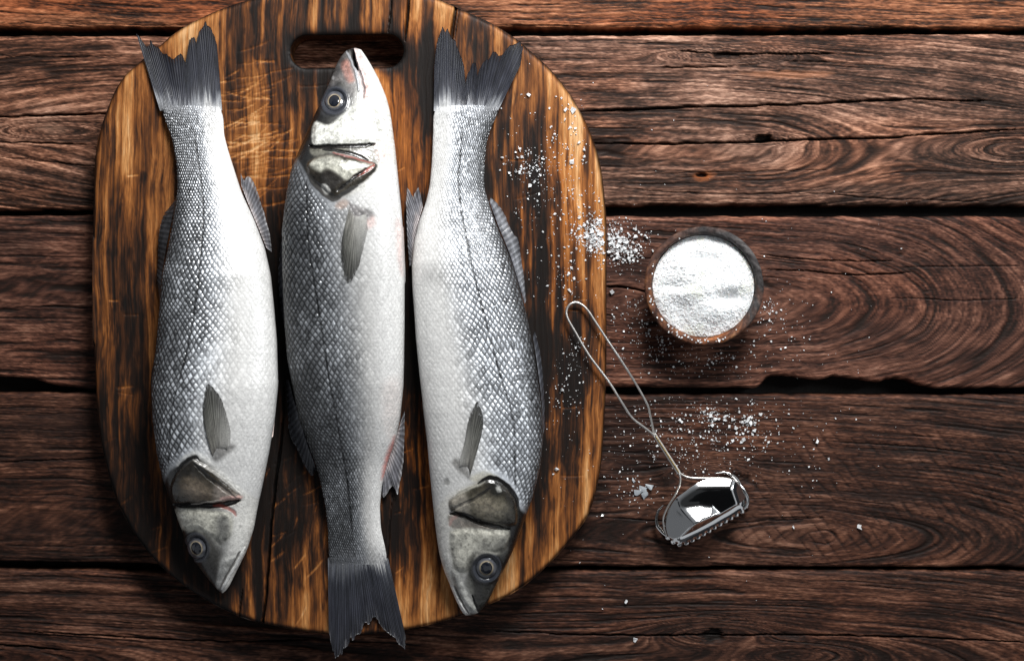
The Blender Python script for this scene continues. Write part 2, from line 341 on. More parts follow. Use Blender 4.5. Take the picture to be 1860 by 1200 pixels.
def cosx(a, b, n): return a+(b-a)*(1-np.cos(np.linspace(0, np.pi, n)))/2
def halfx(a, b, n, dense):   # dense at 'a' or 'b'
    t = np.linspace(0, 1, n); k = 1-np.cos(t*np.pi/2) if dense == 'a' else np.sin(t*np.pi/2); return a+(b-a)*k
XL = np.concatenate([halfx(168.0, 300, 150, 'a')[:-1], np.arange(300, HX0, 1.35), [HX0]])
hx = np.concatenate([halfx(HX0, HX0+30, 30, 'a')[:-1], np.arange(HX0+30, HX1-30, 1.35), halfx(HX1-30, HX1, 30, 'b')])
XR = np.concatenate([np.arange(HX1, 960, 1.35), halfx(960, 1101.0, 170, 'b')])
def blockgrid(X, y0, y1, n):
    t = np.linspace(0, 1, n); return np.repeat(X[:, None], n, 1), y0[:, None]*(1-t)+y1[:, None]*t
yt = lambda X: np.interp(X, TX, TY); yb = lambda X: np.interp(X, BX, BY)
NBY = 520
h0, h1 = hole_y(hx)
blocks = [blockgrid(XL, yt(XL), yb(XL), NBY), blockgrid(hx, yt(hx), h0, 60), blockgrid(hx, h1, yb(hx), NBY), blockgrid(XR, yt(XR), yb(XR), NBY)]
holeloop = np.concatenate([np.stack([hx, h0], 1), np.stack([hx, h1], 1)[::-1][1:]])
holeloop = np.concatenate([holeloop, holeloop[:1]])
# how light or how burnt the wood is, by place
ctl = np.array([(180, 300, .52), (215, 480, .50), (230, 650, .46), (250, 820, .40), (255, 560, .42), (290, 160, .62), (330, 80, .8), (400, 40, .55), (430, 200, .50), (450, 260, .66), (480, 330, .60), (520, 230, .60), (540, 160, .42), (560, 30, .5), (640, 20, .42), (700, 20, .62),
    (580, 130, .18), (500, 90, .38), (420, 330, .38), (490, 420, .48), (505, 500, .25), (500, 650, .18), (510, 760, .2), (530, 900, .27), (470, 900, .2), (440, 1010, .26), (350, 1000, .2), (300, 950, .26), (420, 1080, .38), (480, 1100, .45), (560, 1120, .72), (550, 1030, .42), (545, 960, .28),
    (720, 170, .66), (735, 260, .62), (745, 320, .55), (765, 110, .12), (745, 150, .3), (770, 200, .22), (760, 30, .62), (800, 30, .70), (860, 50, .38), (880, 100, .42), (920, 80, .45), (745, 400, .3), (745, 600, .2), (750, 750, .36), (770, 850, .42), (745, 900, .28), (760, 1000, .40), (720, 960, .22), (770, 1080, .66), (820, 1105, .62), (740, 1120, .7),
    (950, 160, .50), (1000, 160, .82), (1040, 220, .74), (930, 250, .36), (960, 300, .26), (1000, 260, .58), (1050, 300, .55), (1085, 340, .78), (1000, 400, .40), (950, 400, .42), (1040, 450, .40), (1090, 470, .78), (980, 500, .36), (1020, 560, .24), (1085, 600, .62), (1000, 650, .20), (1040, 700, .14), (1085, 760, .60), (1000, 780, .34), (1030, 820, .32), (1070, 880, .62), (1000, 900, .42), (1000, 960, .60), (960, 1000, .62), (940, 1050, .68), (900, 1090, .72), (960, 800, .2)])
def light_level(x, y):
    num = np.zeros_like(x); den = np.zeros_like(x)
    for (a, b, v) in ctl:
        wgt = 1/(((x-a)/1.0)**2+((y-b)/2.2)**2+500)**1.6; num += wgt*v; den += wgt
    return num/den
R_wood = [(0, (.006, .0035, .0025)), (.14, (.015, .007, .004)), (.30, (.050, .020, .008)), (.45, (.130, .048, .013)), (.62, (.275, .115, .034)), (.8, (.43, .22, .080)), (1, (.60, .37, .18))]
R_orng = [(0, (.006, .0035, .0025)), (.14, (.018, .007, .003)), (.30, (.075, .024, .006)), (.45, (.21, .066, .011)), (.62, (.39, .135, .025)), (.8, (.53, .225, .06)), (1, (.65, .38, .17))]
rs = random.Random(5)
scr = []
for k in range(150):   # knife scratches
    z = rs.random()
    if z < .55: cx, cy, an, ln = rs.gauss(465, 45), rs.gauss(250, 75), rs.gauss(-.22, .2), rs.uniform(25, 100)
    elif z < .7: cx, cy, an, ln = rs.gauss(520, 40), rs.gauss(960, 70), rs.gauss(-.8, .25), rs.uniform(15, 60)
    elif z < .8: cx, cy, an, ln = rs.uniform(180, 290), rs.uniform(300, 1000), rs.gauss(-.3, .4), rs.uniform(12, 50)
    elif z < .9: cx, cy, an, ln = rs.gauss(1000, 60), rs.uniform(250, 1000), rs.gauss(-.1, .3), rs.uniform(15, 60)
    else: cx, cy, an, ln = rs.gauss(745, 30), rs.uniform(250, 1050), rs.gauss(-.5, .4), rs.uniform(10, 40)
    scr.append((cx, cy, an, ln, rs.uniform(.5, 1.5), rs.uniform(.15, .6)))
def board_surface(x, y):
    n0 = x.shape; xf = x; yf = y
    L = light_level(xf, yf)
    wob = 10*(fbm(yf/260, xf/200, 301, 3)-.5)*2+2.5*(fbm(yf/50, xf/60, 302, 2)-.5)*2; u = xf+wob
    s1 = fbm(u/13, yf/520, 303, 2); s2 = fbm(u/5.2, yf/260, 304, 3, .6); s3 = fbm(u/2.0, yf/70, 305, 3, .6); L = .37+1.12*(L-.46)
    bl = fbm(u/30, yf/150, 306, 4, .6); ch = fbm(u/11, yf/48, 307, 4, .6)
    pl_ = 1-.7*np.exp(-(((xf-728)/42)**2+((yf-250)/110)**2)**2); L = L+.06*(1-pl_)
    tone = L+pl_*.66*(s1-.5)+.52*pl_*(s2-.5)+.34*(s3-.5)+.85*pl_*(bl-.5)*(.35+.65*(1-abs(2*L-1)))+.34*(ch-.5)
    # cloudy black char in the burnt places
    cb = fbm(u/8, yf/46, 310, 4, .62)+.8*(.40-L); tone = tone-.20*ss(cb, .50, .76)
    ds, _ = seg_d(xf, yf, OUT[::6]); dh, _ = seg_d(xf, yf, holeloop[::6])
    low = ss(yf, 150, 900); tone = tone+.05*np.exp(-((ds-9)/8)**2)-.10*np.exp(-(ds/5)**2)*ss(bl, .35, .6)
    tone = tone-.30*np.exp(-(dh/12)**2)*ss(ch, .3, .6)-.10*np.exp(-(dh/26)**2)
    h = .9*(s1-.5)+.8*(s2-.5)+.5*(s3-.5)+2.5*(fbm(xf/160, yf/260, 309, 2)-.5)
    for (cx, cy, an, ln, wd, st) in scr:
        m = (abs(xf-cx) < ln*.6+4) & (abs(yf-cy) < ln*.6+4)
        if not m.any(): continue
        dx = xf[m]-cx; dy = yf[m]-cy; a = dx*math.cos(an)+dy*math.sin(an); b = -dx*math.sin(an)+dy*math.cos(an)+.0025*a*a
        k = (1-ss(abs(b), wd*.6, wd+1.0))*(1-ss(abs(a), ln*.3, ln*.5))*(vn(a/6, b*0+cx, 4)*.7+.5)
        tone[m] += st*k*.65; h[m] -= .8*k
    col = ramp(tone, R_wood); co2 = ramp(tone, R_orng)
    og = clampi(1.6*np.exp(-(((xf-735)/70)**2+((yf-250)/130)**2))+.9*np.exp(-(((xf-755)/40)**2+((yf-820)/170)**2))+.5*np.exp(-(((xf-520)/60)**2+((yf-330)/110)**2))+.6*np.exp(-(((xf-1000)/80)**2+((yf-480)/200)**2))+.25)[..., None]
    og = og*(.5+.8*fbm(xf/80, yf/160, 320, 2))[..., None]; og = np.clip(og, 0, 1); col = col*(1-og)+co2*og
    col = col*np.array([.90, .84, .80])
    def vcr(pts, wid, dep):
        P = cr(pts, 6); m = (xf > P[:, 0].min()-9) & (xf < P[:, 0].max()+9) & (yf > P[:, 1].min()-9) & (yf < P[:, 1].max()+9)
        if not m.any(): return
        xx = xf[m]+1.6*(vn(yf[m]/14, yf[m]*0, 6)-.5); d, t = seg_d(xx, yf[m], P)
        ww = wid*(.7+.5*vn(yf[m]/20, yf[m]*0, 7))*np.minimum(1, (1-t)*3+.1); k = 1-ss(d, ww*.4, ww+.4)
        h[m] -= dep*k; col[m] *= (1-.93*k)[:, None]
    vcr([(744, -20), (741, 20), (736, 75)], 4.0, 14); vcr([(712, -20), (709, 25), (704, 62)], 1.6, 5); vcr([(829, 5), (823, 45), (818, 84)], 4.2, 14)
    vcr([(835, 8), (831, 40), (826, 70)], 1.2, 3)
    vcr([(476, 1140), (483, 1080), (492, 960), (500, 880), (512, 790), (516, 700)], 2.8, 12); vcr([(434, 1122), (437, 1095), (440, 1070)], 1.4, 5); vcr([(700, 1140), (705, 1000), (712, 900)], 1.3, 4)
    # rounded rim of the board and of the hand hole, burnt dark at the very edge
    h = h-7*np.exp(-ds/3.2)-4*np.exp(-dh/3.0)
    col = col*(1-.82*np.exp(-(ds/3.4)**2)*(.5+.5*ss(ch, .2, .5)))[..., None]*(1-.8*np.exp(-(dh/4)**2))[..., None]
    return h, col
Vs = []; Fs = []; Cs = []; off = 0; edges = {}
for bi, (bx_, by_) in enumerate(blocks):
    h, c = board_surface(bx_, by_); Vs.append(np.stack([bx_, by_, ZB+h], -1).reshape(-1, 3)); Cs.append(c.reshape(-1, 3))
    Fs.append(grid_faces(*bx_.shape, off)); edges[bi] = off+np.arange(bx_.size).reshape(bx_.shape); off += bx_.size
V = np.concatenate(Vs); Cc = np.concatenate(Cs); E = edges
outer = np.concatenate([E[0][:, 0], E[1][1:, 0], E[3][1:, 0], E[3][-1, 1:], E[3][::-1, -1][1:], E[2][::-1, -1][1:], E[0][::-1, -1][1:], E[0][0, ::-1][1:-1]])
inner = np.concatenate([E[1][:, -1], E[2][::-1, 0][1:-1]])
def skirt(loop, depths, outw, cfac, seed):
    global V, Cc, Fs
    P = V[loop]; n = len(loop); nx = np.roll(P, -3, 0)-np.roll(P, 3, 0); nrm = np.stack([nx[:, 1], -nx[:, 0]], 1)
    nrm /= np.linalg.norm(nrm, axis=1)[:, None]+1e-9
    prev = loop
    for d, o in zip(depths, outw):
        Q = P.copy(); Q[:, :2] += nrm*o; Q[:, 2] = np.where(d > 0, ZB-7-d, 1.0); base = len(V); V = np.concatenate([V, Q])
        g = fbm(np.arange(n)/25, np.full(n, d/9.), seed, 3)
        Cc = np.concatenate([Cc, ramp(cfac+.5*(g-.5), R_wood)]); cur = base+np.arange(n)
        Fs.append(np.stack([prev, np.roll(prev, -1), np.roll(cur, -1), cur], -1)); prev = cur
    return prev
skirt(outer, [3, 8, 20, 36, 48, 54], [1.2, 1.6, 1.2, .6, -.6, -3], .20, 350)
skirt(inner, [3, 8, 18, 30, 42, 54], [1.0, 1.4, 1.6, 1.4, 1.0, 0], .30, 360)
kb = (HPX-ZB)/HPX
bo = mk('cutting_board', to_world(V[:, 0], V[:, 1], V[:, 2], kb), [np.concatenate(Fs)], M_board, None, Cc, flip=False)
tag(bo, 'large oval charred wooden cutting board with hand hole under the three fish', 'cutting board')

# ---------------------------------------------------------------- fish
def smooth1(a, s):
    r = int(3*s); k = np.exp(-.5*(np.arange(-r, r+1)/s)**2); k /= k.sum()
    p = np.pad(a, r, mode='reflect', reflect_type='odd'); return np.convolve(p, k, 'valid')
GR = lambda v: (v, v, v*1.0)
def paint(x, y, col, h, met, feats, seed):
    jx = x+3.0*(fbm(x/9, y/9, seed, 3)-.5); jy = y+3.0*(fbm(x/9, y/9, seed+3, 3)-.5)
    for f in feats:
        kind, pts, c, al, soft, dh = f[:6]
        P = np.array(pts, float); pad = 30 if kind == 'poly' else f[6]*2+10
        m = (x > P[:, 0].min()-pad) & (x < P[:, 0].max()+pad) & (y > P[:, 1].min()-pad) & (y < P[:, 1].max()+pad)
        if not m.any(): continue
        if kind == 'poly':
            sd = poly_sd(jx[m], jy[m], cr(pts, 5, True)); k = 1-ss(sd, -soft, soft)
            h[m] += .45*dh*(1-ss(sd, -26, 0))+(dh+.5*(fbm(x[m]/4, y[m]/4, seed+33, 3)-.5)*(dh > 0))*(1-ss(sd, -soft*2.2-2, .5))
        else:
            d, t = seg_d(jx[m], jy[m], cr(pts, 6)); ww = f[6]*np.minimum(1, np.minimum(t, 1-t)*4+.25)
            k = 1-ss(d, ww*.5-soft*.3, ww*.5+soft); h[m] += dh*k
        k = k*al*(1.12 if al > .85 else 1.0)*(.86+.28*fbm(x[m]/6, y[m]/6, seed+8, 3)); k = np.clip(k, 0, 1)
        cv = (.1+1.8*fbm(x[m]/8, y[m]/8, seed+30, 4, .8)) if kind == 'poly' else 1+0*k
        col[m] = col[m]*(1-k[:, None])+np.array(c)*(cv*k)[:, None]
def fin(name, base, tip, root, zfun, k, cols, rays=70, nk=26, ragged=.06, thick=1.2, ray_h=.9, seed=1, tj=0, fade=0, bcol=None):
    B = cr(base, 12); T = cr(tip, 6) if len(tip) < 9 else np.array(tip, float)
    def rs_(P, n):
        s = np.concatenate([[0], np.cumsum(np.hypot(*np.diff(P, axis=0).T))]); q = np.linspace(0, s[-1], n)
        return np.stack([np.interp(q, s, P[:, 0]), np.interp(q, s, P[:, 1])], 1)
    M = rays*4; Bp = rs_(B, M); Tp = rs_(T, M); r = np.arange(M)/4.0
    rid = np.floor(r); rg = 1-ragged*(hsh(rid, rid*0, seed)*1.3+.4*hsh(np.floor(r*2), rid*0, seed+1))
    t = np.linspace(0, 1, nk)[None, :]; tt = t*rg[:, None]
    if tj:      # the fin's root runs up between the last scales by uneven amounts
        dr = (Bp-Tp)/np.linalg.norm(Bp-Tp, axis=1)[:, None]; Bp = Bp+dr*(14*vn(np.arange(M)/3.0, np.zeros(M), seed+70)-4)[:, None]*np.clip(1-np.abs(np.linspace(-1, 1, M))**6, 0, 1)[:, None]
    x = Bp[:, :1]*(1-tt)+Tp[:, :1]*tt; y = Bp[:, 1:]*(1-tt)+Tp[:, 1:]*tt
    rr = np.abs(r-np.floor(r)-.5)*2; rr = np.repeat(rr[:, None], nk, 1)
    z = zfun(x, y, np.repeat(t, M, 0)) + ray_h*(.5-rr)*(1-.3*t)
    n = fbm(r[:, None]/1.6, t*5+0*r[:, None], seed+4, 3)
    jag = (hsh(rid, rid*0, seed+8)-.5)[:, None]*.10*tj
    c = ramp(np.repeat(t, M, 0)+.25*(n-.5)+jag, cols); c = c*(1+.75*(ss(1-rr, .35, .9)-.4)+.7*(n-.5))[..., None]
    g = fbm(r[:, None]/.9, t*6+0*r[:, None], seed+6, 2); c = c*(1+.5*(g[..., None]-.5)*2)
    if bcol is not None:
        bx_, bc_ = bcol; bb = np.stack([np.interp(Bp[:, 0], bx_, bc_[:, k_]) for k_ in range(3)], -1)[:, None, :]
        jj = (hsh(rid, rid*0, seed+8)-.5)[:, None]*.12; ue = np.abs(np.linspace(-1, 1, M))[:, None]**5; mxk = (ss(t+jj+.10*(n-.5)+.05*(rr-.5)+.16*ue, .03, .25))[..., None]
        spc = (.62+.76*fbm(x/2.6, y/3.4, 901, 2)-1)[..., None]*.9*(1-ss(t, .2, .4))[..., None]+1
        c = bb*spc*(.9+.2*g[..., None])*(1-mxk)+c*mxk
    if fade:
        uf = np.linspace(0, 1, M)[:, None]+0*t; uf = uf if fade > 0 else 1-uf
        fk = (.8*ss(uf+.25*(1-t), .45, 1.15))[..., None]; c = c*(1-fk)+np.array([.50, .495, .47])*(.75+.5*n)[..., None]*fk
    c = np.clip(c, .003, .9)
    al_f = np.clip(1-.55*ss(t+.25*(n-.5), .55, 1.05)*(.3+.9*rr) if not tj else 1-.35*ss(t, .8, 1)*rr+0*x, .3, 1)
    if fade: al_f = np.clip(al_f-.45*ss(uf, .5, 1), .3, 1)
    V1 = to_world(x, y, z, k); V2 = to_world(x, y, z-thick, k)
    f1 = grid_faces(M, nk); f2 = f1[:, ::-1]+M*nk
    idx = np.arange(M*nk).reshape(M, nk); lp = np.concatenate([idx[:, 0], idx[-1, 1:], idx[::-1, -1][1:], idx[0, ::-1][1:-1]])
    side = np.stack([lp, np.roll(lp, -1), np.roll(lp, -1)+M*nk, lp+M*nk], -1)
    c4 = np.concatenate([c, al_f[..., None]], -1).reshape(-1, 4); cc = np.concatenate([c4, c4])
    return mk(name, np.concatenate([V1.reshape(-1, 3), V2.reshape(-1, 3)]), [np.concatenate([f1, f2, side])], M_fin, root, cc)
def fish(label, rows, dors, head, lat, headcurve, tones, feats, eye, fins, seed, netamp=1.0, girth=1.0, darkpatch=None):
    rows = sorted(rows); Y = np.array([r[0] for r in rows], float); y0, y1 = Y[0], Y[-1]
    e = np.array([0, .15, .4, .8, 1.4, 2.2, 3.2])
    ys = np.concatenate([y0+e, np.arange(y0+4.4, y1-4.4, 1.25), (y1-e)[::-1]])
    yu = np.arange(y0, y1+.5, 1.0)
    def sm(v):
        a = np.interp(yu, Y, v); b = smooth1(a, 6); k = np.minimum(ss(yu, y0, y0+14), 1-ss(yu, y1-14, y1)); b = b*k+a*(1-k)
        return np.interp(ys, yu, b)
    xl = sm([r[1] for r in rows]); xr = sm([r[2] for r in rows]); xr = np.maximum(xr, xl+.6)
    a = (xr-xl)/2; xc = (xr+xl)/2
    s = (ys-y0)/(y1-y0) if head == 'down' else (y1-ys)/(y1-y0)        # 0 tail, 1 nose
    b = a*np.interp(s, [0, .06, .15, .35, .6, .8, .9, .97, 1], [.11, .22, .36, .50, .56, .56, .53, .50, .55])*girth
    zc = ZB+1+b*.93+np.interp(s, [0, .1, .85, 1], [3, 2, 0, 8])
    k = ((HPX-zc)/HPX)[:, None]
    NT = 270; th = np.linspace(0, np.pi, NT); th2 = np.linspace(np.pi, 2*np.pi, 26)[1:-1]; TH = np.concatenate([th, th2])
    ct = np.cos(TH); st = np.sin(TH)
    x = xc[:, None]-a[:, None]*ct; zz = np.sign(st)*np.abs(st)**.88; zz = np.where(zz < 0, zz*.93, zz)
    z = zc[:, None]+b[:, None]*zz; y = np.repeat(ys[:, None], len(TH), 1)
    D = (1-ct)/2+0*x; D = D if dors == 'L' else 1-D
    LY = np.array([p[1] for p in lat]); LX = np.array([p[0] for p in lat]); o = np.argsort(LY)
    lx = smooth1(np.interp(yu, LY[o], LX[o]), 8); lx = np.interp(ys, yu, lx)
    Dl = np.clip((lx-xl)/(2*a), .05, .95); Dl = Dl if dors == 'L' else 1-Dl; Dl = Dl[:, None]
    q = np.where(D < Dl, (D-Dl)/Dl, (D-Dl)/(1-Dl))
    # arc length round the section for even scale rows
    thA = np.linspace(0, np.pi, NT); dth = thA[1]; ra = (b/a)[:, None]
    arc = np.concatenate([np.zeros((len(ys), 1)), np.cumsum(np.sqrt(np.sin(thA[1:])**2+(ra*np.cos(thA[1:]))**2)*dth, 1)], 1)
    arc = np.concatenate([arc, np.repeat(arc[:, -1:], len(th2), 1)], 1)/arc[:, -1:]
    if dors == 'R': arc = 1-arc
    pitch = 5.4+.044*2*a; A = np.concatenate([[0], np.cumsum(np.diff(ys)/((pitch[1:]+pitch[:-1])/2))])
    A = (A if head == 'down' else -A)[:, None]
    Bn = arc*26+.9*(fbm(x/40, y/60, seed+50, 2)-.5); A2 = A+1.3*(fbm(x/60, y/50, seed+51, 3)-.5)
    p_ = A2+Bn; q_ = A2-Bn; ip = np.floor(p_); iq = np.floor(q_); fp = p_-ip-.5; fq = q_-iq-.5
    al_ = fp+fq; ac_ = fp-fq                                     # along (towards the head) and across inside one scale
    jl = 1.0*ss(fbm(x/38, y/60, seed+60, 2), .35, .7)
    r_ = .35*jl*(fbm(x/4.5, y/4.5, seed+61, 2)-.5)*2+np.maximum(np.maximum(abs(fp), abs(fq))*2, np.hypot(al_*.98, ac_)*1.06)
    rnd = hsh(ip, iq, seed); rnd2 = hsh(ip, iq, seed+1)
    dome = 1-ss(r_, .34, .92)
    tilt = (rnd-.5)*al_*1.6+(rnd2-.5)*ac_*2.0
    hc = headcurve; hcx = np.array([p[0] for p in hc]); hcy = np.array([p[1] for p in hc])
    hy = np.interp(x, hcx, hcy); dh_ = (y-hy) if head == 'down' else (hy-y)      # >0 = head
    body = 1-ss(dh_, -26, 2)
    scl = body*ss(s[:, None]+0*x, -.02, .015)*(1-.88*ss(q+.3*(fbm(x/50, y/50, seed+2, 2)-.5), .05, .66))
    tone = np.interp(q, *tones)
    mott = fbm(x/55, y/90, seed+3, 3)-.5; fine = fbm(x/2.2, y/2.2, seed+4, 2)-.5
    tone = tone*(1+.35*mott*(1-ss(q, .3, .8)))*(1+.16*fine)
    tone = tone+(.10*ss(mott, 0, .3)*body*(1-ss(q, .2, .7)))
    if darkpatch is not None:
        for (dx_, dy_, drx, dry, am) in darkpatch: tone = tone*(1-am*np.exp(-((x-dx_)/drx)**2-((y-dy_)/dry)**2)*(.6+.8*fbm(x/9, y/9, seed+77, 3)))
    net = (1-dome)
    spark = .55+.95*rnd**1.6  # scale-to-scale sparkle painted into the skin colour
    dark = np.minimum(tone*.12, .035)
    gl = ss(vn(x/3.1, y/3.1, seed+40), .80, .97)*body*(1-ss(q, .1, .7))  # small glints painted as brighter specks, slightly raised too
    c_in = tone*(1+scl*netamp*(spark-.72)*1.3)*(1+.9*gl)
    g = c_in*(1-net*scl*.96*netamp)+dark*net*scl*.96*netamp
    g = g*(1-.45*(rnd2 > .955)*scl)
    g = np.clip(g, .006, .88)
    cool = (1-ss(q, .1, .6))[..., None]; col = g[..., None]*(np.array([.94, .99, 1.06])*cool+np.array([1.0, .995, .975])*(1-cool))
    h = scl*(1.3*dome+1.0*tilt*dome)+.35*fine
    h = h+.10*(1-scl)*body*dome+.8*gl+.22*(fbm(x/4, y/4, seed+41, 2)-.5)*body
    met = .38*body*(1-.85*ss(q, .0, .6))*(1-net*.6)
    # lateral line
    ld = abs(x-lx[:, None]); lk = (1-ss(ld, 1.0, 2.8))*body*ss(s[:, None], .02, .1)*(.5+.6*vn(y/5, x*0, 3)); col = col*(1-.85*lk[..., None]); h = h-1.0*lk
    # tail root: skin fades into the dark fin rays
    tr = 1-ss(s+0*s, .0, .05); tr = tr[:, None]*(.5+.9*fbm(x/4, y/30, seed+6, 2)); tr = clampi(tr)[..., None]; col = col*(1-tr*.40)+np.array([.16, .165, .18])*tr*.40
    spc = .62+.76*fbm(x/2.6, y/3.4, 901, 2); ts_ = (1-ss(s, .02, .13))[:, None]*(1-.45*ss(q, .3, .8)); col = col*(1+(spc-1)*ts_*1.3)[..., None]
    # head base colours
    hd = ss(dh_, -6, 6)[..., None]
    hcD = np.interp(D, [0, .10, .2, .33, .5, .66, .8, 1], [.006, .009, .022, .09, .25, .48, .66, .66])
    hcol = hcD[..., None]*np.array([1.0, .985, .93])*(1+.8*(fbm(x/4, y/4, seed+7, 4, .7)-.5))[..., None]
    col = col*(1-hd)+hcol*hd
    fl = (1-hd[..., 0])*0
    paint(x, y, col, h, met, feats, seed+9)
    ex, ey, er, esq = eye
    de = np.hypot((x-ex)/esq, y-ey)
    kk = (1-ss(de, er*1.15, er*1.5)); ringn = fbm(np.arctan2(y-ey, x-ex)*1.3, de/3.0, seed+12, 2)
    col = col*(1-.93*kk[..., None])+np.array([.028, .031, .040])*(.6+.9*ringn)[..., None]*kk[..., None]*.93
    h = h+1.8*np.exp(-((de-er*1.25)/3.2)**2)-4.0*(1-ss(de, er*.85, er*1.1))
    # the belly's pink flush
    spk = vn(x/2.4, y/2.4, seed+15); hdsp = hd[..., 0]*ss(spk, .72, .9)*.5; col = col*(1-hdsp[..., None]*.5)
    up = (st > -.05)[None, :]*np.minimum(1, a/25)[:, None]*ss(np.abs(st), 0, .25)[None, :]
    h = h*up
    nx = -ct/np.maximum(a[:, None], 1)*a[:, None]*ra; nz = st*1.0+0*nx; nl = np.hypot(nx, nz)+1e-6
    x2 = x+h*nx/nl; z2 = z+h*nz/nl
    mid = len(ys)//2; cy_ = (y0+y1)/2; cx_ = np.interp(cy_, ys, xc)
    loc = to_world(np.array(cx_), np.array(cy_), np.array(ZB))
    root = thing('sea_bass', label, 'fish', tuple(map(float, loc)), 'whole raw sea bass on the cutting board')
    V = to_world(x2, y, z2, k); n, m = x.shape
    met = np.broadcast_to(np.clip(met*(1-hd[..., 0]), 0, 1), x.shape)
    cc = np.concatenate([np.clip(col, .004, .9), met[..., None]], -1).reshape(-1, 4)
    F = grid_faces(n, m, wrap=True); V = V.reshape(-1, 3)
    c0 = V[:m].mean(0); c1 = V[(n-1)*m:].mean(0); V = np.concatenate([V, [c0, c1]]); cc = np.concatenate([cc, cc[:1], cc[-1:]])
    j = np.arange(m); j2 = (j+1) % m
    F3 = np.concatenate([np.stack([j, j2, np.full(m, n*m)], -1), np.stack([(n-1)*m+j2, (n-1)*m+j, np.full(m, n*m+1)], -1)])
    mk('body', V, [F, F3], M_skin, root, cc)
    ri = int(np.argmin(abs(ys-(y0+12 if head == 'down' else y1-12)))); tb = np.array([smooth1(np.clip(col[max(0, ri-6):ri+7, :NT, k_].mean(0), .004, .9), 7) for k_ in range(3)]).T; tailcol = (x[ri, :NT], tb)
    def surf(px, py):
        """height of the upper flank above the board at measured px"""
        px = np.asarray(px, float); py = np.asarray(py, float)
        A_ = np.interp(py, ys, a); Xc = np.interp(py, ys, xc); Zc = np.interp(py, ys, zc); B_ = np.interp(py, ys, b)
        u = np.clip((px-Xc)/A_, -1, 1); return Zc+B_*np.sqrt(np.maximum(1-u*u, 0))**.88
    kf = lambda yy: (HPX-np.interp(yy, ys, zc))/HPX
    # eye: bulging iris with a pupil in it
    zs = float(surf(ex, ey)); n1, n2 = 30, 60
    rr = np.linspace(0, 1, n1)[:, None]; an = np.linspace(0, 2*np.pi, n2, endpoint=False)[None, :]
    slx = float(surf(ex+6, ey)-surf(ex-6, ey))/12; sly = float(surf(ex, ey+6)-surf(ex, ey-6))/12
    dx = rr*er*esq*np.cos(an); dy = rr*er*np.sin(an)
    zE = zs-7+9.5*np.sqrt(np.maximum(1-rr**2*.96, 0))+slx*dx*.9+sly*dy*.9
    nz_ = fbm(np.cos(an)*2+3+rr, np.sin(an)*2+rr*4, seed+20, 3)
    ic = ramp(rr+0*an, [(0, (.05, .055, .07)), (.50, (.06, .065, .08)), (.55, (.40, .33, .22)), (.61, (.26, .22, .16)), (.70, (.10, .10, .11)), (.86, (.07, .075, .09)), (1, (.03, .035, .04))])
    ic = ic*(.35+1.25*nz_)[..., None]
    ke = kf(ey)
    eo = mk('eye', to_world(ex+dx, ey+dy, zE, ke), grid_faces(n1, n2, wrap=True), M_eye, root, ic, flip=False)
    pr = np.linspace(0, 1, 12)[:, None]; dx = pr*er*.52*esq*np.cos(an); dy = pr*er*.55*np.sin(an)
    zP = zs+.9+3.2*np.sqrt(np.maximum(1-pr**2*.97, 0))+slx*dx*.9+sly*dy*.9
    po = mk('pupil', to_world(ex+dx, ey+dy, zP, ke), grid_faces(12, n2, wrap=True), M_pupil, root, None); po.parent = eo
    for (fname, base, tip, opt) in fins:
        kf_ = float(kf(base[len(base)//2][1])) if not opt.get('tail') else (HPX-ZB-6)/HPX
        if opt.get('on'):      # lies on the flank
            lf = opt.get('lift', 4)
            zf = lambda x, y, t, lf=lf: surf(x, y)-4*(1-ss(t, 0, .16))+lf*np.sin(np.clip(t, 0, 1)*2.7+.1)
        elif opt.get('tail'):
            ye = (y0+3 if head == 'down' else y1-3)
            zf = lambda x, y, t: (surf(x, np.clip(y, y0+3, y1-3))+.5)*(1-ss(t, .02, .5))+(ZB+9)*ss(t, .02, .5)+4*np.sin(x/23.)*t+3*t*fbm(x/15, y/60, seed, 2)-.5*(1-ss(t, 0, .03))
        else:
            zb_ = opt.get('z', 30)
            zf = lambda x, y, t, zb_=zb_: (ZB+zb_)*(1-t)+(ZB+opt.get('zt', 10))*t+2.5*np.sin(y/13.)*t
            kf_ = (HPX-ZB-zb_)/HPX
        fin(fname, base, tip, root, zf, kf_, opt.get('c', FC), rays=opt.get('rays', 22), ragged=opt.get('rag', .05), seed=seed+len(tip), ray_h=opt.get('rh', 1.2), nk=opt.get('nk', 26), tj=opt.get('tail', 0), fade=opt.get('fade', 0), bcol=tailcol if opt.get('tail') else None)
    return root
M_eye = vmat('wet_fish_eye', .18, .5, nscale=(900, 900, 900), noise=.1, bump=.05, coat=.5, rvar=.04)
M_eye.node_tree.nodes['Principled BSDF'].inputs['Coat Roughness'].default_value = .03
FC = [(0, (.12, .125, .14)), (.3, (.055, .058, .068)), (.7, (.035, .037, .045)), (1, (.05, .052, .06))]
FT = [(0, (.34, .35, .37)), (.10, (.30, .31, .33)), (.20, (.12, .125, .14)), (.30, (.030, .032, .042)), (.7, (.018, .019, .026)), (1, (.012, .0125, .017))]
FTD = [(0, (.15, .155, .17)), (.12, (.09, .095, .11)), (.3, (.026, .028, .036)), (.7, (.018, .019, .026)), (.95, (.02, .021, .026)), (1, (.06, .06, .066))]
FP = [(0, (.10, .095, .09)), (.25, (.15, .145, .13)), (.6, (.10, .10, .09)), (1, (.045, .045, .043))]
FA = [(0, (.42, .38, .38)), (.35, (.16, .16, .175)), (.8, (.12, .12, .135)), (1, (.30, .30, .31))]
FV = [(0, (.62, .50, .46)), (.5, (.55, .50, .48)), (1, (.45, .44, .43))]
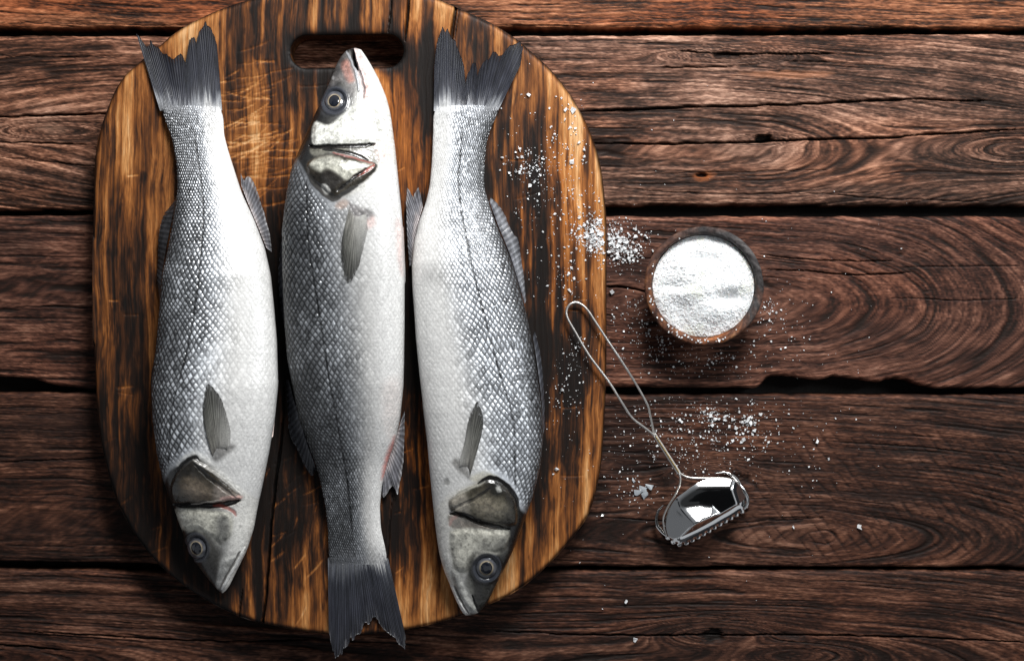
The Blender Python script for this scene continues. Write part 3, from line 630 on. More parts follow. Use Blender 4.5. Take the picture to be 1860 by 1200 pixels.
DKH = (.007, .0065, .006); OPC = (.034, .029, .021); SIL = (.46, .45, .39); RED = (.36, .085, .065); PNK = (.62, .38, .34); WHT = (.74, .735, .70)

fish('silver sea bass at the left of the board with its head pointing down', [
    (192, 300, 396), (200, 295, 402), (215, 299, 406), (245, 311, 407), (275, 318, 415), (300, 322, 423), (350, 323, 439), (400, 315, 462), (450, 307, 481), (500, 296, 492), (560, 291, 498), (620, 286, 503), (700, 277, 505), (760, 279, 499), (825, 287, 488), (880, 300, 477), (920, 316, 468), (960, 330, 461), (1000, 344, 448), (1030, 362, 433), (1050, 378, 423), (1064, 389, 417), (1072, 397, 410), (1076, 402, 405)],
    'L', 'down', [(349, 190), (350, 205), (356, 247), (364, 303), (369, 330), (375, 383), (373, 450), (369, 517), (360, 583), (347, 650), (324, 733), (315, 807), (314, 850), (314, 1080)],
    [(200, 890), (300, 880), (316, 850), (335, 838), (361, 820), (385, 834), (410, 855), (440, 880), (470, 905), (560, 920)],
    ([-1, -.8, -.5, -.1, .1, .35, .55, 1], [.04, .10, .20, .28, .42, .66, .62, .66]),
    [('poly', [(394, 826), (404, 808), (430, 802), (436, 808), (420, 822), (404, 834)], (.13, .125, .12), .8, 5, 0), ('poly', [(330, 842), (361, 814), (400, 838), (450, 890), (430, 880), (395, 850), (362, 824)], WHT, .6, 5, 1),
     ('poly', [(318, 872), (332, 850), (361, 826), (383, 838), (410, 860), (440, 892), (438, 905), (390, 912), (350, 913), (322, 916), (315, 895)], OPC, .95, 3, 5),
     ('poly', [(340, 870), (360, 858), (385, 875), (410, 898), (380, 904), (345, 900)], (.16, .125, .09), .6, 9, 1),
     ('poly', [(318, 870), (340, 842), (368, 830), (392, 856), (372, 862), (345, 862), (330, 880)], (.012, .011, .010), .7, 8, 0), ('poly', [(314, 880), (326, 880), (330, 900), (322, 915), (314, 905)], (.012, .011, .010), .7, 6, 0), ('poly', [(372, 880), (378, 876), (384, 900), (376, 905)], (.012, .011, .010), .5, 6, 0),
     ('line', [(318, 868), (334, 846), (361, 826), (372, 832)], DKH, .95, 2, 0, 7), ('line', [(364, 838), (385, 858), (410, 880), (432, 898)], DKH, .7, 2, -1.5, 5),
     ('line', [(362, 830), (388, 846), (414, 866), (441, 893)], (.28, .27, .25), .8, 2, 1.5, 4),
     ('poly', [(402, 878), (424, 888), (442, 896), (436, 906), (400, 906)], (.36, .31, .27), .65, 9, 0), ('poly', [(352, 878), (372, 874), (390, 892), (366, 900)], (.24, .19, .14), .5, 8, 0),
     ('line', [(318, 914), (345, 913), (370, 912), (400, 913), (425, 909), (441, 905)], (.012, .010, .010), 1, 2, -6, 8), ('line', [(352, 912), (385, 907), (410, 903)], (.6, .55, .5), .7, 1, 1, 2),
     ('line', [(395, 914), (415, 916), (430, 924), (434, 932)], RED, .75, 2.5, -1, 4), ('line', [(408, 900), (430, 900), (445, 898)], PNK, .6, 3, 0, 6),
     ('poly', [(322, 925), (345, 920), (385, 921), (421, 926), (428, 942), (424, 968), (405, 985), (388, 972), (362, 958), (332, 962)], SIL, .9, 4, 2.5),
     ('poly', [(402, 935), (418, 932), (424, 950), (418, 990), (405, 1005), (398, 985)], (.17, .17, .165), .65, 7, 0),
     ('poly', [(330, 968), (345, 965), (365, 1018), (385, 1020), (388, 1045), (392, 1064), (372, 1048), (348, 1015)], (.014, .013, .011), .95, 5, 0),
     ('poly', [(376, 962), (396, 985), (406, 1000), (402, 1030), (392, 1058), (376, 1040), (378, 1000)], (.035, .033, .028), .85, 8, 0), ('poly', [(402, 940), (416, 936), (420, 960), (410, 985), (400, 970)], (.05, .05, .048), .5, 9, 0),
     ('poly', [(407, 1010), (428, 1003), (434, 1010), (420, 1035), (400, 1066), (393, 1062), (400, 1035)], (.42, .42, .40), .85, 3, 2),
     ('line', [(400, 1070), (412, 1045), (430, 1015), (438, 1000)], (.15, .14, .13), .8, 1.2, -3, 3), ('line', [(404, 1070), (418, 1045), (434, 1018), (446, 992)], (.80, .80, .78), .8, 1.5, 1.5, 4)],
    (361, 992, 21.5, .88),
    [('tail_fin', [(291, 201), (330, 206), (370, 206), (404, 201)], [(246, 57), (252, 62), (262, 78), (268, 84), (273, 72), (283, 82), (290, 88), (296, 96), (306, 99), (316, 105), (323, 98), (329, 94), (334, 102), (338, 112), (341, 92), (345, 72), (353, 62), (357, 77), (361, 56), (368, 46), (374, 37), (380, 46), (388, 58), (394, 78)], dict(tail=1, c=FT, rays=46, nk=60, rag=.03)),
     ('dorsal_fin', [(322, 350), (312, 400), (300, 460), (292, 520), (290, 560)], [(318, 362), (292, 392), (285, 440), (283, 500), (287, 545)], dict(z=26, zt=14, c=[(0, (.03, .03, .033)), (1, (.018, .018, .02))])),
     ('dorsal_fin', [(284, 620), (277, 690), (280, 750), (285, 800)], [(280, 640), (271, 690), (273, 745), (280, 790)], dict(z=30, zt=16, c=[(0, (.03, .03, .033)), (1, (.02, .02, .022))])),
     ('anal_fin', [(438, 336), (452, 372), (470, 415), (484, 450)], [(437, 313), (444, 328), (450, 318), (463, 332), (474, 366), (484, 400), (492, 430), (494, 458)], dict(z=22, zt=24, c=FA, rays=18)),
     ('pelvic_fin', [(482, 800), (490, 797), (496, 792)], [(484, 730), (494, 700), (504, 688)], dict(on=0, z=46, zt=30, c=FV, rays=8)),
     ('pectoral_fin', [(398, 832), (405, 824), (413, 818), (421, 814)], [(381, 762), (380, 738), (384, 706), (389, 689), (400, 698), (414, 720), (424, 752), (429, 778), (428, 800)], dict(on=1, c=FP, rays=22, lift=4, fade=1, rh=.8, rag=.03))], 100)

fish('sea bass in the middle of the board with its open-mouthed head pointing up', [
    (88, 640, 648), (91, 630, 657), (96, 624, 661), (110, 615, 669), (130, 606, 681), (150, 599, 691), (180, 586, 703), (210, 571, 710), (240, 558, 714), (270, 545, 718), (300, 532, 721), (340, 523, 725), (380, 517, 729), (420, 513, 732), (500, 514, 735), (580, 517, 735), (650, 522, 734), (700, 532, 733), (760, 543, 727), (800, 558, 719), (840, 573, 704), (880, 584, 694), (920, 592, 690), (960, 596, 692), (1000, 597, 701), (1014, 598, 703), (1024, 604, 698)],
    'L', 'up', [(562, 80), (562, 330), (564, 420), (570, 470), (582, 545), (592, 610), (602, 680), (612, 740), (622, 800), (634, 880), (640, 960), (645, 1030)],
    [(480, 290), (545, 290), (562, 320), (580, 345), (609, 368), (640, 362), (668, 345), (690, 320), (715, 300), (800, 290)],
    ([-1, -.8, -.5, -.1, .1, .4, .6, .8, 1], [.03, .07, .10, .125, .17, .34, .50, .64, .68]),
    [('poly', [(640, 372), (652, 378), (682, 388), (680, 402), (660, 406), (642, 396)], (.13, .12, .12), .8, 5, 0), ('poly', [(650, 400), (672, 404), (682, 396), (684, 412), (656, 420)], PNK, .5, 6, 0),
     ('poly', [(586, 175), (600, 150), (606, 130), (618, 108), (628, 96), (640, 112), (650, 140), (652, 160), (640, 180), (620, 150)], (.16, .15, .145), .85, 5, 0),
     ('poly', [(545, 280), (571, 215), (586, 182), (592, 210), (575, 235), (572, 266), (562, 285), (564, 315), (552, 300)], DKH, .95, 4, 0),
     ('poly', [(584, 165), (596, 150), (612, 160), (636, 168), (640, 195), (630, 212), (606, 216), (586, 206)], (.06, .062, .068), .8, 7, 0), ('poly', [(600, 140), (612, 116), (624, 104), (632, 116), (620, 135), (606, 150)], (.035, .034, .034), .75, 6, 0),
     ('poly', [(574, 226), (600, 232), (625, 215), (645, 195), (670, 190), (690, 205), (697, 240), (690, 262), (655, 267), (610, 268), (574, 266)], (.60, .60, .555), .92, 3.5, 3),
     ('poly', [(566, 276), (590, 270), (640, 270), (683, 268), (690, 300), (660, 290), (609, 282), (580, 290)], (.15, .145, .12), .85, 3, -1),
     ('line', [(566, 268), (575, 271), (620, 271), (660, 270), (684, 266)], (.014, .012, .011), 1, 1.5, -5, 6), ('line', [(590, 276), (620, 279), (650, 287), (672, 296)], DKH, .9, 1.5, -3, 5),
     ('poly', [(562, 300), (580, 290), (609, 285), (660, 294), (688, 302), (684, 316), (668, 332), (640, 354), (612, 366), (596, 352), (578, 338), (564, 318)], OPC, .95, 3, 5),
     ('poly', [(572, 302), (600, 290), (640, 300), (680, 304), (660, 318), (635, 330), (604, 312), (590, 318)], (.55, .545, .47), .85, 6, 1.5),
     ('poly', [(590, 325), (606, 315), (628, 332), (612, 350), (600, 345)], (.02, .018, .016), .9, 5, -1),
     ('poly', [(566, 322), (590, 322), (604, 335), (616, 356), (604, 362), (580, 346)], (.012, .011, .010), .75, 6, 0),
     ('line', [(610, 283), (645, 292), (683, 302)], RED, .5, 1.5, 1, 2.5), ('line', [(683, 304), (664, 318), (645, 328)], RED, .85, 1.5, -2, 4), ('line', [(668, 312), (640, 334), (620, 352)], DKH, .9, 2, -2, 4),
     ('line', [(566, 318), (580, 342), (610, 366), (630, 356), (655, 342)], (.05, .048, .045), .9, 2, 1, 6), ('poly', [(590, 342), (600, 340), (607, 352), (598, 358)], (.4, .4, .38), .8, 2, 1),
     ('poly', [(618, 372), (632, 366), (640, 374), (630, 384), (616, 382)], (.32, .22, .17), .6, 4, 0),
     ('poly', [(622, 120), (634, 112), (644, 140), (646, 150), (634, 152)], (.38, .17, .13), .65, 5, -1),
     ('poly', [(640, 92), (650, 90), (662, 110), (672, 160), (676, 178), (664, 182), (656, 150), (646, 120)], (.62, .50, .48), .85, 3, 2),
     ('poly', [(664, 140), (674, 150), (680, 176), (668, 184), (662, 165)], (.66, .40, .36), .6, 4, 0),
     ('poly', [(694, 870), (698, 840), (708, 812), (718, 790), (716, 815), (706, 845)], (.55, .13, .10), .75, 5, 0), ('poly', [(722, 400), (732, 420), (732, 500), (724, 470)], (.62, .40, .36), .5, 5, 0), ('poly', [(700, 700), (728, 690), (722, 770), (704, 790)], (.60, .50, .46), .35, 14, 0),
     ('line', [(638, 80), (640, 92), (645, 112), (652, 130)], (.02, .016, .016), 1, 1.2, -26, 6), ('line', [(644, 110), (654, 132), (662, 156), (664, 182)], (.10, .09, .09), .8, 1.5, -2.5, 3),
     ('line', [(630, 94), (642, 118), (652, 146), (654, 170)], (.30, .31, .33), .8, 1.5, 1.5, 4),
     ('poly', [(686, 268), (704, 262), (708, 285), (694, 300)], PNK, .4, 8, 0), ('line', [(608, 146), (606, 140)], (.3, .3, .3), .8, 2, 0, 4)],
    (610, 187, 20, .95),
    [('tail_fin', [(705, 1012), (670, 1008), (630, 1008), (596, 1012)], [(738, 1158), (736, 1182), (730, 1176), (722, 1166), (716, 1158), (708, 1152), (700, 1150), (694, 1140), (688, 1132), (682, 1120), (676, 1128), (670, 1134), (662, 1136), (656, 1150), (648, 1154), (644, 1160), (636, 1164), (632, 1176), (626, 1180), (618, 1194), (610, 1199), (604, 1176), (598, 1150)], dict(tail=1, c=FTD, rays=46, nk=60, rag=.03)),
     ('dorsal_fin', [(524, 690), (540, 748), (556, 800), (571, 842)], [(517, 690), (520, 745), (523, 790), (534, 812), (545, 835), (556, 856), (565, 867), (572, 852)], dict(z=26, zt=10, c=FC, rays=18)),
     ('dorsal_fin', [(515, 425), (515, 500), (517, 590)], [(508, 440), (503, 490), (506, 550), (514, 592)], dict(z=38, zt=22, c=FC, rays=12)),
     ('anal_fin', [(728, 765), (718, 800), (705, 838), (694, 872)], [(735, 745), (735, 790), (733, 840), (729, 872), (722, 900), (714, 884), (708, 890), (696, 906), (692, 886)], dict(z=18, zt=12, c=FA, rays=18)),
     ('pelvic_fin', [(724, 410), (729, 408), (733, 412)], [(726, 520), (731, 525), (736, 515)], dict(z=46, zt=34, c=FV, rays=7)),
     ('pectoral_fin', [(642, 374), (650, 382), (660, 387), (670, 389)], [(627, 440), (626, 474), (631, 502), (637, 518), (648, 508), (657, 488), (666, 452), (673, 420)], dict(on=1, c=FP, rays=22, lift=4, fade=1, rh=.8, rag=.03))], 200, netamp=.95)

fish('pale sea bass at the right of the board with its head pointing down', [
    (192, 796, 900), (200, 790, 905), (212, 787, 902), (230, 787, 893), (260, 786, 884), (300, 784, 880), (340, 780, 879), (370, 773, 888), (400, 762, 898), (440, 752, 915), (480, 748, 931), (520, 749, 943), (560, 752, 954), (620, 756, 967), (680, 762, 976), (740, 769, 984), (790, 775, 987), (850, 780, 981), (900, 785, 968), (940, 789, 954), (980, 794, 940), (1010, 799, 927), (1040, 808, 913), (1070, 821, 897), (1090, 829, 887), (1104, 835, 878), (1112, 840, 870), (1116, 845, 860)],
    'R', 'down', [(840, 190), (840, 230), (836, 289), (832, 326), (838, 383), (856, 478), (872, 542), (891, 615), (908, 678), (927, 736), (934, 774), (936, 886), (936, 1120)],
    [(700, 940), (790, 920), (815, 895), (840, 880), (865, 868), (890, 856), (915, 868), (935, 890), (945, 920), (960, 935), (1010, 945)],
    ([-1, -.8, -.5, -.1, .1, .35, .55, 1], [.05, .16, .42, .58, .62, .72, .62, .66]),
    [('poly', [(823, 838), (830, 828), (848, 840), (856, 866), (840, 856)], (.13, .125, .115), .75, 5, 0), ('poly', [(856, 862), (880, 850), (905, 862), (890, 862), (866, 870)], (.5, .47, .36), .6, 4, 0),
     ('poly', [(819, 902), (845, 886), (870, 872), (892, 864), (916, 876), (934, 898), (940, 920), (936, 950), (905, 950), (870, 945), (835, 932), (818, 918)], (.045, .040, .029), .93, 3, 5),
     ('poly', [(850, 905), (885, 890), (915, 905), (925, 925), (905, 938), (870, 930)], (.16, .145, .11), .55, 9, 1),
     ('poly', [(880, 868), (905, 866), (928, 885), (940, 915), (928, 920), (912, 895), (890, 890)], (.012, .011, .010), .75, 7, 0), ('poly', [(920, 920), (938, 920), (936, 950), (912, 948)], (.012, .011, .010), .6, 7, 0),
     ('line', [(822, 922), (840, 912), (868, 898), (890, 880)], DKH, .8, 2, -2, 4), ('line', [(826, 898), (850, 883), (880, 870)], (.30, .29, .25), .8, 2, 1, 5),
     ('line', [(870, 872), (892, 862), (918, 874), (936, 898), (941, 916)], DKH, .95, 2, 0, 7), ('poly', [(890, 872), (905, 870), (912, 890), (898, 895)], (.02, .02, .018), .8, 5, 0), ('poly', [(900, 880), (906, 878), (910, 886), (903, 888)], (.35, .35, .33), .9, 2, 1),
     ('poly', [(819, 904), (846, 892), (852, 922), (826, 922)], (.36, .33, .28), .65, 9, 0), ('poly', [(862, 905), (888, 900), (905, 922), (876, 930)], (.24, .21, .16), .5, 9, 0),
     ('line', [(819, 928), (845, 930), (870, 942), (895, 950), (925, 957)], (.012, .010, .010), 1, 2, -6, 7), ('poly', [(816, 930), (840, 934), (872, 946), (905, 955), (860, 955), (822, 955)], (.20, .17, .14), .8, 3, 0), ('line', [(818, 950), (822, 938), (832, 932)], PNK, .5, 3, 0, 4),
     ('poly', [(821, 958), (850, 954), (890, 957), (924, 960), (925, 985), (912, 1000), (880, 1002), (866, 1020), (850, 1035), (828, 1032), (819, 1000), (818, 975)], SIL, .88, 4, 2.5),
     ('poly', [(870, 970), (905, 965), (925, 968), (922, 1000), (880, 998), (858, 1015), (862, 990)], (.20, .195, .17), .7, 8, 0),
     ('poly', [(928, 962), (940, 955), (955, 935), (940, 985), (925, 1010), (922, 980)], DKH, .9, 4, 0),
     ('poly', [(855, 1030), (866, 1050), (882, 1062), (910, 1052), (900, 1070), (886, 1095), (872, 1112), (862, 1085), (852, 1055)], (.016, .015, .012), .95, 5, 0),
     ('poly', [(850, 1015), (864, 1000), (872, 1050), (905, 1055), (884, 1090), (866, 1085), (852, 1045)], (.028, .027, .023), .85, 8, 0), ('poly', [(905, 985), (925, 980), (922, 1010), (908, 1003)], (.03, .028, .024), .7, 7, 0),
     ('poly', [(848, 1040), (858, 1050), (862, 1075), (852, 1072), (845, 1055)], (.15, .15, .135), .7, 4, 0),
     ('poly', [(820, 1034), (832, 1030), (840, 1045), (850, 1075), (868, 1108), (858, 1112), (836, 1085), (824, 1058)], (.38, .38, .355), .85, 3, 2),
     ('line', [(826, 1062), (838, 1088), (850, 1112)], (.10, .09, .09), .8, 1.2, -3, 3), ('line', [(858, 1078), (864, 1095), (872, 1112)], (.02, .02, .02), .9, 1.2, -4, 3), ('line', [(819, 1060), (830, 1085), (845, 1113)], (.8, .8, .78), .7, 1.5, 1, 4),
     ('poly', [(808, 866), (816, 864), (818, 874), (810, 876)], (.2, .2, .19), .7, 2, -1)],
    (884, 1027, 21.5, .93),
    [('tail_fin', [(788, 202), (826, 208), (870, 207), (905, 201)], [(789, 120), (793, 77), (804, 45), (809, 56), (813, 50), (820, 68), (828, 74), (833, 88), (838, 100), (843, 120), (846, 150), (849, 134), (854, 124), (859, 114), (865, 112), (867, 138), (871, 124), (879, 112), (888, 106), (896, 92), (902, 90), (906, 102), (914, 98), (922, 86), (930, 79), (940, 76), (948, 71), (951, 86), (946, 118)], dict(tail=1, c=FT, rays=46, nk=60, rag=.03)),
     ('dorsal_fin', [(889, 366), (905, 410), (926, 462), (944, 520), (953, 552)], [(891, 358), (902, 366), (912, 378), (926, 408), (933, 424), (942, 430), (947, 462), (953, 510), (956, 545)], dict(z=24, zt=16, c=[(0, (.06, .06, .07)), (.5, (.16, .165, .18)), (1, (.09, .09, .10))], rays=20)),
     ('dorsal_fin', [(968, 610), (977, 670), (985, 740), (986, 790)], [(972, 600), (983, 650), (989, 720), (990, 775)], dict(z=34, zt=20, c=FC, rays=12)),
     ('anal_fin', [(768, 376), (760, 405), (752, 440), (747, 480)], [(764, 352), (760, 338), (754, 346), (750, 356), (744, 346), (738, 338), (737, 380), (739, 420), (744, 484)], dict(z=20, zt=22, c=FA, rays=18)),
     ('pelvic_fin', [(784, 812), (779, 808), (775, 800)], [(777, 742), (770, 732), (766, 726)], dict(z=44, zt=36, c=FV, rays=8)),
     ('pectoral_fin', [(853, 866), (848, 856), (842, 850), (836, 846)], [(872, 800), (879, 770), (878, 744), (869, 725), (860, 738), (852, 760), (846, 795), (838, 825)], dict(on=1, c=FP, rays=22, lift=4, fade=1, rh=.8, rag=.03))], 300, netamp=.9, darkpatch=[(800, 500, 42, 20, .35), (858, 600, 40, 40, .25), (866, 690, 30, 60, .25)])

# ---------------------------------------------------------------- bowl with salt
BCX, BCY, ZR = 1279.0, 519.0, 72.0
kbw = (HPX-ZR)/HPX
def lathe(prof, n, colf, wob=0, seed=0, name='bowl', parent=None, mat=None):
    an = np.linspace(0, 2*np.pi, n, endpoint=False)[None, :]; R = np.array([p[0] for p in prof], float)[:, None]; Z = np.array([p[1] for p in prof], float)[:, None]
    nn = (fbm(np.cos(an)*2.5+5, np.sin(an)*2.5+Z/30, seed, 4)-.5)
    r = R*(1+wob*nn*2); z = Z+0*an+(Z > 50)*4.5*(fbm(np.cos(an)*4+5, np.sin(an)*4, seed+2, 4)-.5)
    x = BCX+r*np.cos(an); y = BCY-r*np.sin(an); col = colf(an+0*r, z, r)
    return mk(name, to_world(x, y, z, kbw), grid_faces(len(prof), n, wrap=True), mat, parent, col, flip=False)
def bowlcol(an, z, r):
    n1 = fbm(np.cos(an)*3+z/25, np.sin(an)*3+r/30, 500, 4, .6); n2 = fbm(np.cos(an)*9+z/8, np.sin(an)*9+r/7, 503, 3)
    rust = clampi(.50-.75*np.cos(an-.7)+1.5*(n1-.5))
    rust = np.where(z < 50, rust*.6, rust)
    base = ramp(.5+1.1*(n2-.5), [(0, (.012, .010, .010)), (.5, (.040, .036, .036)), (1, (.10, .092, .09))])
    ru = ramp(.5+1.3*(n2-.5), [(0, (.02, .010, .008)), (.45, (.085, .034, .020)), (.75, (.15, .060, .026)), (1, (.26, .12, .045))])
    sw = clampi(np.cos(an+.95)*1.6-.5)*clampi(n1*2-.5); ru = ru*(1+sw[..., None]*np.array([1.2, .9, .3]))
    return base*(1-rust[..., None])+ru*rust[..., None]
prof = [(0.1, 2), (40, 1), (46, 3), (62, 12), (82, 28), (97, 46), (105, 62), (108, 70), (107.5, 73), (105, 75), (100, 75.5), (96.5, 74), (95, 70), (93, 60), (85, 42), (70, 26), (40, 14), (.1, 11)]
P2 = cr(prof, 5)
bowl = lathe(P2, 240, bowlcol, .012, 9, 'salt_bowl', None, M_bowl)
tag(bowl, 'small round rusty brown bowl filled with salt, right of the cutting board', 'bowl')
# heap of salt
n1, n2 = 150, 300
rr = np.linspace(0.002, 1, n1)[:, None]*92.5; an = np.linspace(0, 2*np.pi, n2, endpoint=False)[None, :]
sx = BCX+rr*np.cos(an); sy = BCY-rr*np.sin(an)
bigl = fbm(sx/46+3, sy/40, 611, 2); sz = 60+19*(1-(rr/93)**2)+15*(bigl-.5)*(1-(rr/95)**4)
sz = sz+(-13*np.exp(-((sx-1318)/26)**2-((sy-541)/13)**2)-6*np.exp(-((sx-1230)/30)**2-((sy-520)/10)**2)-7*np.exp(-((sx-1275)/36)**2-((sy-470)/10)**2)-6*np.exp(-((sx-1240)/14)**2-((sy-580)/30)**2)+5*np.exp(-((sx-1275)/50)**2-((sy-525)/16)**2)+5*np.exp(-((sx-1335)/24)**2-((sy-515)/12)**2))
fineS = fbm(sx/2.0, sy/2.0, 615, 3, .7); sz = sz+2.4*(fineS-.5)+2.5*(fbm(sx/7, sy/7, 616, 3)-.5)
sz = np.minimum(sz, 90)
cs = np.ones(sx.shape+(3,))*np.array([.93, .932, .925])*(1+.12*(fineS-.5))[..., None]; wm = ss(fbm(sx/25, sy/25, 617, 3), .58, .75)[..., None]; cs = cs*(1-.10*wm*np.array([.6, .6, 1.6]))
V = to_world(sx, sy, sz, kbw); 
Vh = V.reshape(-1, 3); Fh = [grid_faces(n1, n2, wrap=True)]
# ---- salt grains
def crystal(rng, size, flat=.7):
    s = size*np.array([rng.uniform(.6, 1.2), rng.uniform(.6, 1.2), rng.uniform(.45, .9)*flat])
    c = np.array([(i, j, k_) for i in (-.5, .5) for j in (-.5, .5) for k_ in (-.5, .5)])*s
    c = c*rng.uniform(.45, 1.1, (8, 1))+rng.normal(0, .14, (8, 3))*s; a = rng.uniform(0, 6.28); t = rng.uniform(-.5, .5)
    Rz = np.array([[math.cos(a), -math.sin(a), 0], [math.sin(a), math.cos(a), 0], [0, 0, 1]]); Rx = np.array([[1, 0, 0], [0, math.cos(t), -math.sin(t)], [0, math.sin(t), math.cos(t)]])
    c = c@Rx.T@Rz.T; c[:, 2] -= c[:, 2].min(); return c
CF = np.array([[0, 1, 3, 2], [4, 6, 7, 5], [0, 4, 5, 1], [2, 3, 7, 6], [0, 2, 6, 4], [1, 5, 7, 3]])
ko = kb
OUTW = OUT
def ground_z(px, py):
    """top of board or plank; None in a gap between planks"""
    sd = poly_sd(np.array([px]), np.array([py]), OUT[::5])[0]
    if sd < -4: return ZB, kb
    if sd < 4: return None
    for g in ((50, 67), (374, 394), (688, 718), (1024, 1038)):
        if g[0] < py < g[1]: return None
    return 1.0, 1.0
def on_fish(px, py):
    return 290 < py < 1100 and px < np.interp(py, [340, 400, 500, 600, 700, 790, 900, 1000], [884, 925, 952, 966, 982, 992, 975, 940])
grains = []
def cluster(n, cx, cy, sx_, sy_, smin, smax, ang=0):
    for _ in range(int(n*.8)):
        a, b = RNG.normal(0, sx_), RNG.normal(0, sy_); px = cx+a*math.cos(ang)-b*math.sin(ang); py = cy+a*math.sin(ang)+b*math.cos(ang)
        if math.hypot(px-BCX, py-BCY) < 112 or (on_fish(px, py) and px > 700) or px < 860: continue
        g = ground_z(px, py)
        if g is None: continue
        grains.append((px, py, g, (smin+(smax-smin)*RNG.random()**3.4)*.92*(.45 if RNG.random() < .45 else 1)))
cl = [(170, 965, 300, 24, 20, 1.6, 7), (90, 1035, 290, 22, 25, 1.6, 6), (90, 985, 345, 40, 30, 1.4, 5), (110, 1045, 375, 25, 28, 1.6, 6), (750, 1082, 425, 19, 17, 1.6, 6.5), (700, 1125, 450, 22, 17, 1.6, 6.5), (250, 1100, 436, 22, 10, 2, 7), (60, 1130, 410, 30, 14, 1.5, 4),
      (90, 1030, 500, 20, 34, 1.5, 6), (60, 980, 230, 50, 40, 1.4, 5), (40, 1040, 220, 12, 30, 1.6, 7), (70, 990, 440, 45, 50, 1.4, 4), (80, 1042, 650, 12, 26, 1.6, 5), (70, 1030, 710, 22, 30, 1.5, 4), (50, 1000, 800, 50, 90, 1.3, 3.5),
      (90, 1165, 580, 14, 26, 1.5, 5), (130, 1200, 625, 28, 20, 1.5, 5), (160, 1285, 650, 50, 20, 1.5, 5), (110, 1392, 560, 20, 18, 1.5, 5), (60, 1420, 600, 40, 30, 1.4, 4), (90, 1130, 600, 28, 40, 1.3, 4), (170, 1280, 690, 110, 40, 1.3, 4),
      (420, 1310, 775, 70, 30, 1.5, 6), (60, 1292, 755, 12, 8, 2, 7), (70, 1358, 765, 14, 10, 2, 8), (200, 1270, 815, 80, 28, 1.4, 4.5), (120, 1190, 790, 50, 40, 1.3, 4), (90, 1150, 880, 26, 20, 1.6, 5), (80, 1420, 800, 90, 40, 1.3, 4), (60, 1200, 720, 80, 40, 1.3, 4),
      (50, 1450, 560, 90, 60, 1.2, 3.4), (60, 1180, 480, 40, 50, 1.3, 4), (40, 1100, 900, 60, 60, 1.2, 3.5), (50, 1300, 900, 150, 90, 1.2, 3), (25, 1500, 450, 200, 100, 1.2, 3), (30, 1150, 300, 150, 80, 1.2, 3)]
for c in cl: cluster(c[0], c[1], c[2], c[3], c[4], c[5], c[6])
VV = []; FF = []
for i, (px, py, (gz, gk), s_) in enumerate(grains):
    c = crystal(RNG, s_); P = to_world(px+c[:, 0], py+c[:, 1], c[:, 2]+gz, gk); VV.append(P); FF.append(CF+8*i)
sg = mk('spilled_salt', np.concatenate(VV), [np.concatenate(FF)], M_grain, None, None, smooth=False)
tag(sg, 'fine white salt grains strewn over the board edge, around the bowl and across the planks', 'spilled salt', kind='stuff')
# loose grains crowning the heap and sprinkled on the rim, part of the same heap
VV = [Vh]; Qs = list(Fh); off = len(Vh); cc = [cs.reshape(-1, 3)]
for i in range(5200):
    a = RNG.uniform(0, 6.283); r = 91.5*math.sqrt(RNG.random()); px = BCX+r*math.cos(a); py = BCY-r*math.sin(a)
    i1 = min(n1-1, int(r/94.5*(n1-1))); i2 = int(a/6.2832*n2) % n2; zz = float(sz[i1, i2])-1.2
    c = crystal(RNG, RNG.uniform(1.6, 3.0), .6); VV.append(to_world(px+c[:, 0], py+c[:, 1], c[:, 2]+zz, kbw)); Qs.append(CF+off); off += 8
    cc.append(np.full((8, 3), RNG.uniform(.86, .95)))
for i in range(45):
    a = RNG.normal(math.pi*1.25, .75); r = RNG.uniform(95, 106); px = BCX+r*math.cos(a); py = BCY-r*math.sin(a)
    c = crystal(RNG, RNG.uniform(1.8, 4.5)); VV.append(to_world(px+c[:, 0], py+c[:, 1], c[:, 2]+75, kbw)); Qs.append(CF+off); off += 8
    cc.append(np.full((8, 3), .84))
hp = mk('salt_heap', np.concatenate(VV), [np.concatenate(Qs)], M_salt, None, np.concatenate(cc), smooth=False)
hp.data.polygons.foreach_set('use_smooth', np.arange(len(hp.data.polygons)) < len(Fh[0]))
tag(hp, 'lumpy mound of coarse white salt filling the small round bowl', 'salt', kind='stuff')
